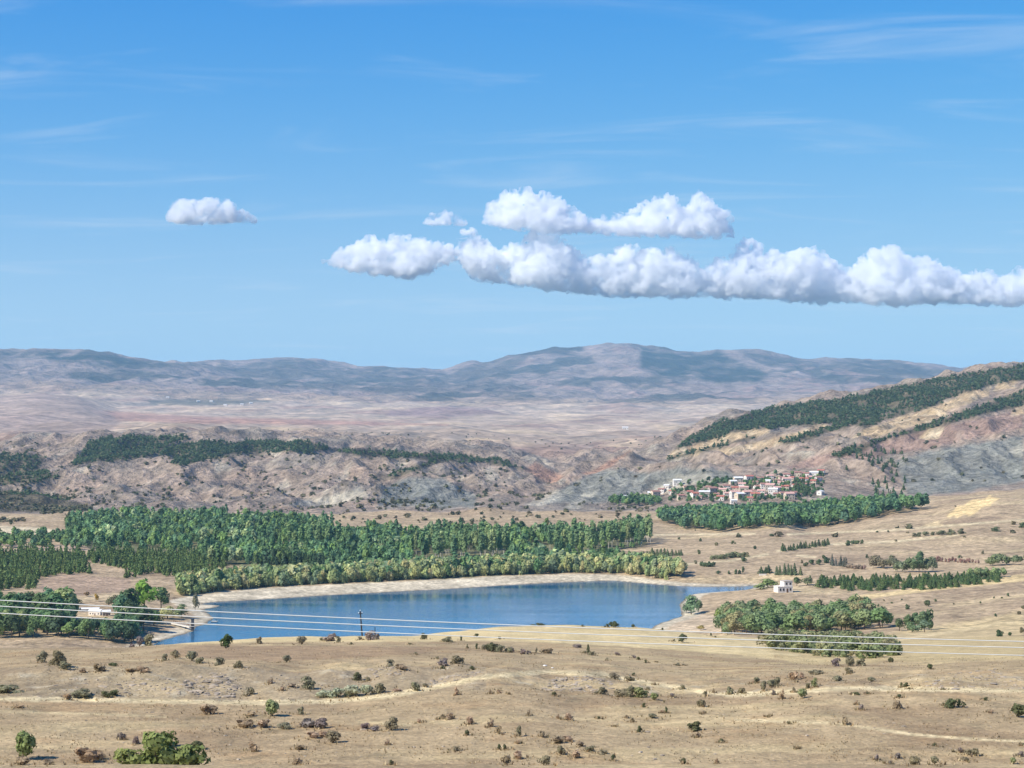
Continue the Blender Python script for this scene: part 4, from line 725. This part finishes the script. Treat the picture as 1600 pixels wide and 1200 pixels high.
def house_set(w, d, h, rh):
    def wall(bm):
        a = [(-w/2,-d/2),(w/2,-d/2),(w/2,d/2),(-w/2,d/2)]; lo = [bm.verts.new((x,y,-1.5)) for x, y in a]; hi = [bm.verts.new((x,y,h)) for x, y in a]
        g0 = bm.verts.new((-w/2,0,h+rh)); g1 = bm.verts.new((w/2,0,h+rh))
        bm.faces.new((lo[0],lo[1],hi[1],hi[0])); bm.faces.new((lo[2],lo[3],hi[3],hi[2])); bm.faces.new((lo[1],lo[2],hi[2],g1,hi[1])); bm.faces.new((lo[3],lo[0],hi[0],g0,hi[3]))
    def roof(bm):
        e = .45; k = rh / (d / 2); t = .16
        for s in (-1, 1):
            p = [(-w/2-e, 0, h+rh+.03), (w/2+e, 0, h+rh+.03), (w/2+e, s*(d/2+e), h-e*k+.03), (-w/2-e, s*(d/2+e), h-e*k+.03)]
            lo = [bm.verts.new(q) for q in p]; hi = [bm.verts.new((q[0], q[1], q[2]+t)) for q in p]
            for f in ((0,1,2,3),): bm.faces.new([lo[i] for i in f]); bm.faces.new([hi[i] for i in f])
            for i in range(4): bm.faces.new((lo[i], lo[(i+1)%4], hi[(i+1)%4], hi[i]))
        bmesh.ops.recalc_face_normals(bm, faces=bm.faces)
    def win(bm): bx(bm, -.5, .5, -.06, .06, -.6, .6)
    def door(bm): bx(bm, -.5, .5, -.06, .06, 0, 2.1)
    def chim(bm): bx(bm, -.35, .35, -.3, .3, -.8, 1.0)
    return dict(w=w, d=d, h=h, rh=rh, wall=[bmo(wall, 'wall', m) for m in WALLS], roof=[bmo(roof, 'roof', m) for m in ROOFS], win=bmo(win, 'window', GLASS), door=bmo(door, 'door', WOODM), chim=bmo(chim, 'chimney', WALLS[2]))
HS = [house_set(8, 7, 4.6, 1.3), house_set(10, 7.5, 6.2, 1.4), house_set(6.5, 6, 3.8, 1.1), house_set(12, 7, 4.2, 1.3), house_set(18, 8, 3.0, 1.0)]
def house(u, y, si, wi, ri, label, group=None, yaw=None, cat='house', d0=1500, d1=2600, sc_=1.0):
    S = HS[si]; x, D, z = hit(u, y, d0, d1); e = bpy.data.objects.new('house' if cat == 'house' else 'shed', None); COL.objects.link(e); e.location = (x, D, z); e.rotation_euler = (0, 0, random.uniform(-.5, .5) if yaw is None else yaw); e.scale = (sc_ * (.88 if d0 == 1500 else 1),) * 3
    e['label'] = label; e['category'] = cat
    if group: e['group'] = group
    obj('wall', S['wall'][wi], None, e); r = obj('roof', S['roof'][ri], None, e); w, d, h = S['w'], S['d'], S['h']
    if si != 4: c = obj('chimney', S['chim'], None, r); c.location = (w * .25, .6, h + S['rh'] * .8)
    dr = obj('door', S['door'], None, e); dr.location = (w * .05, -d / 2, 0)
    zs = [1.6] if h < 4.5 else [1.5, 4.0]
    for zz_ in zs:
        for q in (-.34, .34) + ((-.12,) if zz_ > 3 or w > 10 else ()):
            o = obj('window', S['win'], None, e); o.location = (w * q, -d / 2, zz_)
    o = obj('window', S['win'], None, e); o.location = (-w / 2, 0, zs[-1]); o.rotation_euler = (0, 0, math.pi / 2)
    return e
VILL = """1071,765 1078,773 1064,780 1085,777 1093,781 1107,766 1113,771 1120,777 1135,765 1136,777 1148,777 1149,768 1153,755 1160,762 1162,770 1167,777 1172,783 1180,780 1181,758 1184,766 1189,773 1195,765 1203,749 1204,766 1196,779 1208,773 1222,752 1230,747 1221,760 1227,766 1229,756 1233,780 1226,776 1240,776 1237,751 1258,745 1272,746 1264,751 1256,756 1270,757 1262,762 1170,752 1145,758 1128,770 1101,774 1176,772 1200,756 1214,768 1213,757 1190,752 1247,744 1156,780 1126,782 1042,763 1024,776 1050,772 1034,770 1215,778 1243,764 1278,752"""
for i, q in enumerate(VILL.split()):
    u, y = map(float, q.split(',')); wi = random.choice([0, 0, 1, 1, 2]); ri = random.choice([0, 0, 1, 1, 2, 2, 3]); si = random.choice([0, 0, 1, 2, 2, 3])
    rowp = 'lowest row by trees' if y > 771 else ('middle rows' if y > 757 else 'top row'); side = 'left' if u < 1110 else ('central' if u < 1215 else 'right')
    lb = f"{('white','cream','grey stone')[wi]} village house, {('red','faded pink','brown','pale')[ri]} roof, {rowp}, {side} side"
    house(u, y, si, wi, ri, lb, 'village ' + lb.replace(',', ''))
house(1058, 758, 1, 0, 3, 'largest white house standing alone at the upper left of village', yaw=.1)
house(1146, 787, 2, 0, 3, 'small white house at the tree line below the village', yaw=.1)
house(1283, 741, 0, 0, 0, 'house highest up at the right end of the village', yaw=-.3)
house(1282, 773, 2, 0, 3, 'small white house among the trees right of the village', yaw=.9)
house(986, 779, 4, 0, 3, 'long pale farm barn left of the village', yaw=.05, cat='barn'); house(1020, 775, 3, 0, 3, 'pale low barn between the long barn and the village', yaw=-.1, cat='barn'); house(1019, 786, 2, 0, 3, 'small pale shed below the barns left of village', yaw=.2, cat='shed')
house(154, 844, 2, 0, 3, 'small white house at the left edge of the valley wood', yaw=.2, d0=1200, d1=1700); house(977, 671, 3, 0, 3, 'tiny white farm building on the far pink plain', yaw=0, cat='farm building', d0=3800, d1=9000, sc_=1.4)
for i, (u, y) in enumerate(((262, 622), (330, 628), (352, 634), (378, 633), (392, 631), (310, 628))): house(u, y, 3, 0, 3, 'tiny pale building of the far hamlet on the plain', 'far hamlet', d0=5200, d1=11500, sc_=1.3)
house(140, 956, 4, 2, 3, 'long pale roofed farm shed among the trees by the lake', yaw=.12, cat='shed', d0=830, d1=1200, sc_=.5); house(150, 961, 3, 0, 3, 'lower pale roofed shed in front of the long one', yaw=-.25, cat='shed', d0=830, d1=1200, sc_=.5); house(166, 962, 2, 2, 3, 'smallest pale shed right of the farm sheds', yaw=.3, cat='shed', d0=830, d1=1200, sc_=.55)
# the white house by the lake: two flat-roofed blocks
x, D, z = hit(1224, 925, 880, 1200); e = bpy.data.objects.new('house', None); COL.objects.link(e); e.location = (x, D, z); e.rotation_euler = (0, 0, .25); e['label'] = 'white two block flat roofed house on the rise right of the lake'; e['category'] = 'house'
def p_(nm, mat, par, *b):
    def fn(bm):
        for q in b: bx(bm, *q)
    return obj(nm, bmo(fn, nm, mat), None, par)
p_('wall', WALLS[0], e, (-4.2, 4.0, -3, 3, -1.5, 3.0)); p_('wall', WALLS[0], e, (-.6, 3.9, -2.6, 2.9, 3.0, 5.7))
p_('roof', WALLS[0], e, (-4.35, 4.15, -3.15, -2.64, 3.003, 3.2), (-4.35, -.62, -2.64, 3.1, 3.003, 3.2)); p_('roof', WALLS[2], e, (-.8, 4.1, -2.8, 3.1, 5.703, 5.9))
for q in ((-3.3, -2.3, -3.05, -2.95, .9, 2.2), (-1.6, -.6, -3.05, -2.95, .9, 2.2), (2.2, 3.2, -3.05, -2.95, .9, 2.2), (.2, 1.2, -2.65, -2.55, 3.9, 5.0), (2.3, 3.3, -2.65, -2.55, 3.9, 5.0)):
    wv = p_('window', GLASS, e, q); p_('frame', WALLS[1], wv, (q[0]-.12, q[1]+.12, q[2]-.02, q[2]+.03, q[4]-.14, q[4]-.02))
dv = p_('door', WOODM, e, (.5, 1.5, -3.06, -2.95, 0, 2.1)); p_('handle', GLASS, dv, (1.3, 1.38, -3.12, -3.06, 1.0, 1.06))
x, D, z = hit(1192, 899, 900, 1400); e = bpy.data.objects.new('low_wall', None); COL.objects.link(e); e.location = (x, D, z); e['label'] = 'low white wall under the conifers left of the white house'; e['category'] = 'wall'; p_('block', WALLS[0], e, (-2.2, 2.0, -.3, .3, -.5, .9)); p_('coping', WALLS[2], e, (-2.3, 2.1, -.38, .38, .902, 1.0))
# intake tower and footbridge in the lake, pontoon
CONC = plain_mat('dark_wet_concrete', (74, 76, 78), .8, .2, .6); PALEC = plain_mat('pale_concrete', (214, 206, 190), .85, .1, .5); RUST = plain_mat('rusty_steel', (96, 66, 54), .7, .2)
D = 864.0; x = (301 - CX) / F * D; e = bpy.data.objects.new('intake_tower', None); COL.objects.link(e); e.location = (x, D, LAKE_Z); e['label'] = 'dark square water intake tower at the end of the footbridge'; e['category'] = 'tower'
p_('shaft', CONC, e, (-.6, .6, -.6, .6, -4, 5.2)); p_('platform', PALEC, e, (-.95, .95, -.95, .95, 1.9, 2.15)); p_('cap', CONC, e, (-.75, .75, -.75, .75, 5.203, 5.5)); p_('rail', RUST, e, (-.95, .95, -.95, -.89, 3.1, 3.16), (-.95, -.89, -.9, .95, 3.1, 3.16), (-.95, -.89, -.95, -.89, 2.153, 3.1), (.89, .95, -.95, -.89, 2.153, 3.1))
e2 = bpy.data.objects.new('footbridge', None); COL.objects.link(e2); e2.location = (x - .97, D + .1, LAKE_Z + 1.95); e2.rotation_euler = (0, 0, -.95); e2['label'] = 'narrow pale footbridge from the stony bank to the intake tower'; e2['category'] = 'footbridge'
p_('deck', PALEC, e2, (-19, 0, -.6, .6, -.6, 0))
for i in range(3): p_('pier', CONC, e2, (-16 + i * 5.4, -15.5 + i * 5.4, -.4, .4, -4.5, -.602))
for s in (-.55, .55):
    p_('rail', RUST, e2, (-18.9, 0, s - .03, s + .03, 1.0, 1.08), (-18.9, 0, s - .03, s + .03, .5, .56))
    for i in range(10): p_('post', RUST, e2, (-18.7 + i * 2.0, -18.6 + i * 2.0, s - .035, s + .035, .002, 1.0))
D = 900.0; x = (335 - CX) / F * D; e = bpy.data.objects.new('pontoon', None); COL.objects.link(e); e.location = (x, D, LAKE_Z); e['label'] = 'small pale floating pontoon near the left lake corner'; e['category'] = 'pontoon'
p_('deck', PALEC, e, (-1.5, 1.5, -1, 1, .25, .4)); p_('float', CONC, e, (-1.4, 1.4, -.9, -.5, -.2, .248)); p_('float', CONC, e, (-1.4, 1.4, .5, .9, -.2, .248)); p_('post', CONC, e, (1.2, 1.35, -.9, -.75, .402, 1.5)); p_('post', CONC, e, (-1.35, -1.2, -.9, -.75, .402, 1.5))
# utility pole on the field rim, short post beside it
POLEM = plain_mat('dark_weathered_wood', (58, 52, 50), .9); CERA = plain_mat('white_ceramic', (232, 232, 230), .3, .03)
x, D, z = hit(566, 993, 300, 560); s = D / F; hP = 41 * s; e = bpy.data.objects.new('utility_pole', None); COL.objects.link(e); e.location = (x, D, z); e.rotation_euler = (0, math.radians(-4.5), .3); e['label'] = 'dark leaning utility pole on the field rim before the lake'; e['category'] = 'pole'
v, f = tube([[0, 0, -.5], [0, 0, hP * .5], [0, 0, hP]], [.16, .14, .11], 8); obj('pole', new_mesh('pole', v, f, 3, True), POLEM, e); ca = p_('crossarm', POLEM, e, (-.42, .42, -.06, .06, hP - .55, hP - .43))
for q in (-.36, 0, .36):
    v, f = tube([[q, 0, hP - .43 if q else hP], [q, 0, hP - .25 if q else hP + .18], [q, 0, hP - .2 if q else hP + .24]], [.06, .09, .03], 6); obj('insulator', new_mesh('insulator', v, f, 3, True), CERA, ca)
x, D, z = hit(586, 994, 300, 560); e = bpy.data.objects.new('marker_post', None); COL.objects.link(e); e.location = (x, D, z); e['label'] = 'short dark post behind the dry bush on the field rim'; e['category'] = 'post'
v, f = tube([[0, 0, -.3], [0, 0, 13 * D / F]], [.09, .07], 6); obj('post', new_mesh('post', v, f, 3, True), POLEM, e); p_('cap', POLEM, e, (-.11, .11, -.11, .11, 13 * D / F, 13 * D / F + .08))
# ------------------------------------------------------------------ power lines crossing the view
WIRE = plain_mat('bright_aluminium_wire', (226, 224, 212), .35, .02, 1, metal=.0, spec=.6)
for i, (ys, lb) in enumerate((((938, 959, 966, 976, 992, 1002), 'top one of the three pale power lines crossing the picture'), ((947, 969, 976, 985.5, 1001, 1012), 'middle one of the three pale power lines crossing the picture'), ((958, 980, 987, 996, 1013, 1024), 'lowest of the three pale power lines crossing the picture'))):
    cf = np.polyfit([0, 400, 560, 800, 1200, 1600], ys, 2); us = np.linspace(-2600, 4600, 121); Dw = 46.0 + i * .9
    P = np.stack([(us - CX) / F * Dw, np.full(121, Dw), (CY - np.polyval(cf, us)) / F * Dw], 1); v, f = tube(P, [.0115] * 121, 6)
    obj('power_line', new_mesh('power_line', v, f, 3, True), WIRE, label=lb, category='power line', group='overhead power lines')
CSTEP = 0.05
# ------------------------------------------------------------------ cumulus clouds far behind the mountains: real puffs filled with dense white air
cm = bpy.data.materials.new('cloud_vapour'); t, n, l, o = nodes(cm); vs_ = n.new('ShaderNodeVolumeScatter'); vs_.inputs['Color'].default_value = (1, .992, .972, 1); vs_.inputs['Anisotropy'].default_value = .2
g_ = n.new('ShaderNodeNewGeometry'); z_ = n.new('ShaderNodeTexNoise'); z_.inputs['Scale'].default_value = 1 / 190; z_.inputs['Detail'].default_value = 6; z_.inputs['Roughness'].default_value = .66; z_.inputs['Distortion'].default_value = .6; l.new(g_.outputs['Position'], z_.inputs['Vector'])
m_ = n.new('ShaderNodeMapRange'); m_.inputs[1].default_value = .44; m_.inputs[2].default_value = .57; m_.inputs[3].default_value = 0; m_.inputs[4].default_value = .017; l.new(z_.outputs['Fac'], m_.inputs[0]); l.new(m_.outputs[0], vs_.inputs['Density'])
cm.cycles.volume_step_rate = CSTEP; l.new(vs_.outputs[0], o.inputs['Volume'])
def ico(sub):
    bm = bmesh.new(); bmesh.ops.create_icosphere(bm, subdivisions=sub, radius=1); v = np.array([q.co[:] for q in bm.verts]); f = np.array([[q.index for q in p.verts] for p in bm.faces]); bm.free(); return v, f
sc.cycles.volume_max_steps = 400
ICO1, ICO2 = ico(1), ico(2)
DC = 27000.0; MP = DC / F
def cloud(label, prof, base, seed, depth=.55, vox=20.0, small=1.0):
    """prof: (column, top row) outline; base: (column, base row) outline"""
    r = np.random.default_rng(seed); P = np.array(prof, float); B = np.array(base, float); S = []
    x = P[0, 0]
    while x <= P[-1, 0]:
        top = np.interp(x, P[:, 0], P[:, 1]); bs = np.interp(x, B[:, 0], B[:, 1]); h = max(bs - top, 6)
        for _ in range(2):
            R = max(h * r.uniform(.24, .34), 3); S.append((x + r.uniform(-.2, .2) * h, r.uniform(-depth, depth) * h, bs - R * r.uniform(.3, .8), R))
        R = max(h * r.uniform(.28, .38), 3); S.append((x + r.uniform(-.1, .1) * h, r.uniform(-depth, depth) * h * .7, bs - h * .45, R))
        R = max(h * r.uniform(.16, .32), 2.5); S.append((x, r.uniform(-.35, .35) * h, top + R + h * .34 * r.uniform() ** 1.5, R)); x += max(h * .17, 3)
    lv2 = []
    for (a, d, z, R) in S:
        for _ in range(9):
            v = r.normal(0, 1, 3); v[2] = -abs(v[2]) if r.uniform() < .8 else v[2]; v /= np.linalg.norm(v); q = R * r.uniform(.25, .48); lv2.append((a + v[0] * R * .85, d + v[1] * R * .85, z + v[2] * R * .85, q))
    lv3 = []
    for (a, d, z, R) in lv2:
        for _ in range(3):
            v = r.normal(0, 1, 3); v /= np.linalg.norm(v); q = R * r.uniform(.3, .5); lv3.append((a + v[0] * R * .9, d + v[1] * R * .9, z + v[2] * R * .9, q))
    ps = []
    for lst, I in ((S, ICO2), (lv2, ICO2), (lv3, ICO1)):
        for (a, d, z, R) in lst:
            v = I[0] * R * [1.12, 1, .92]; bs = np.interp(a, B[:, 0], B[:, 1]); W = np.stack([(a - CX + v[:, 0]) * MP, DC + (d + v[:, 1]) * MP, (CY - z + v[:, 2]) * MP], 1); zb = (CY - bs) * MP
            W[:, 2] = np.where(W[:, 2] < zb, zb + (W[:, 2] - zb) * .4, W[:, 2]); ps.append((W, I[1]))
    v, f = join(ps); me = new_mesh('puffs', v, f, 3); tmp = bpy.data.objects.new('tmp_puffs', me); COL.objects.link(tmp); md = tmp.modifiers.new('r', 'REMESH'); md.mode = 'VOXEL'; md.voxel_size = vox
    dg = bpy.context.evaluated_depsgraph_get(); m2 = bpy.data.meshes.new_from_object(tmp.evaluated_get(dg)); bpy.data.objects.remove(tmp); bpy.data.meshes.remove(me)
    V2 = np.empty(len(m2.vertices) * 3); m2.vertices.foreach_get('co', V2); V2 = V2.reshape(-1, 3); N2 = np.empty(len(V2) * 3); m2.vertices.foreach_get('normal', N2); N2 = N2.reshape(-1, 3)
    q = V2 / 150.0; dsp = (.35 - np.abs(pn(q[:, 0] + q[:, 1] * .6, q[:, 2] * 1.1 - q[:, 1] * .5, seed)) + .5 * fbm(q[:, 0] * 2.3 - q[:, 1], q[:, 2] * 2.3 + q[:, 1] * .8, 3, seed + 5)) * 105 * small; V2 = V2 + N2 * dsp[:, None]; m2.vertices.foreach_set('co', V2.ravel().astype(np.float32)); m2.update()
    m2.name = 'cloud'; m2.materials.clear(); m2.materials.append(cm); o = obj('cloud', m2, None, label=label, category='cloud', group='cumulus clouds over the mountains'); return o
cloud('small white cloud alone in the left sky', [(268,332),(278,312),(295,306),(318,309),(335,303),(352,306),(368,322),(385,332),(400,337)], [(268,346),(400,347)], 11, small=.7, vox=20)
cloud('flat oval white cloud at the left end of the cloud row', [(506,410),(525,395),(555,378),(575,368),(600,370),(625,365),(660,368),(690,374),(706,385)], [(506,412),(560,422),(640,430),(706,405)], 12)
cloud('faint tiny cloud just left of the upper cloud', [(663,346),(675,332),(690,329),(712,333),(728,344)], [(663,350),(728,351)], 13, small=.5, vox=18)
cloud('round bright cloud at the left of the upper row', [(757,345),(770,318),(790,298),(815,293),(845,299),(875,310),(895,320),(912,334),(940,346)], [(757,347),(830,358),(940,362)], 14)
cloud('ragged right half of the upper cloud row', [(906,352),(925,344),(950,335),(985,326),(1010,314),(1040,304),(1060,314),(1080,318),(1092,299),(1110,308),(1128,328),(1136,348)], [(906,362),(1136,366)], 15)
cloud('long towering cloud bank over the mountain', [(722,375),(735,360),(755,372),(775,386),(800,382),(830,362),(860,364),(885,382),(906,406),(925,394),(945,388),(975,386),(1010,380),(1045,385),(1080,404),(1105,414),(1140,394),(1170,378),(1200,384),(1225,398),(1245,368),(1270,374),(1290,396),(1310,406),(1338,414),(1360,388),(1390,376),(1415,382),(1440,400),(1470,410),(1500,420)],
      [(722,405),(760,436),(860,446),(900,455),(1050,459),(1200,461),(1300,468),(1400,471),(1500,470)], 16, depth=.45, vox=21)
cloud('paler low cloud at the right edge of the sky', [(1480,420),(1510,424),(1540,418),(1575,426),(1600,414),(1640,406),(1700,425)], [(1480,470),(1600,476),(1700,470)], 17, small=.8)
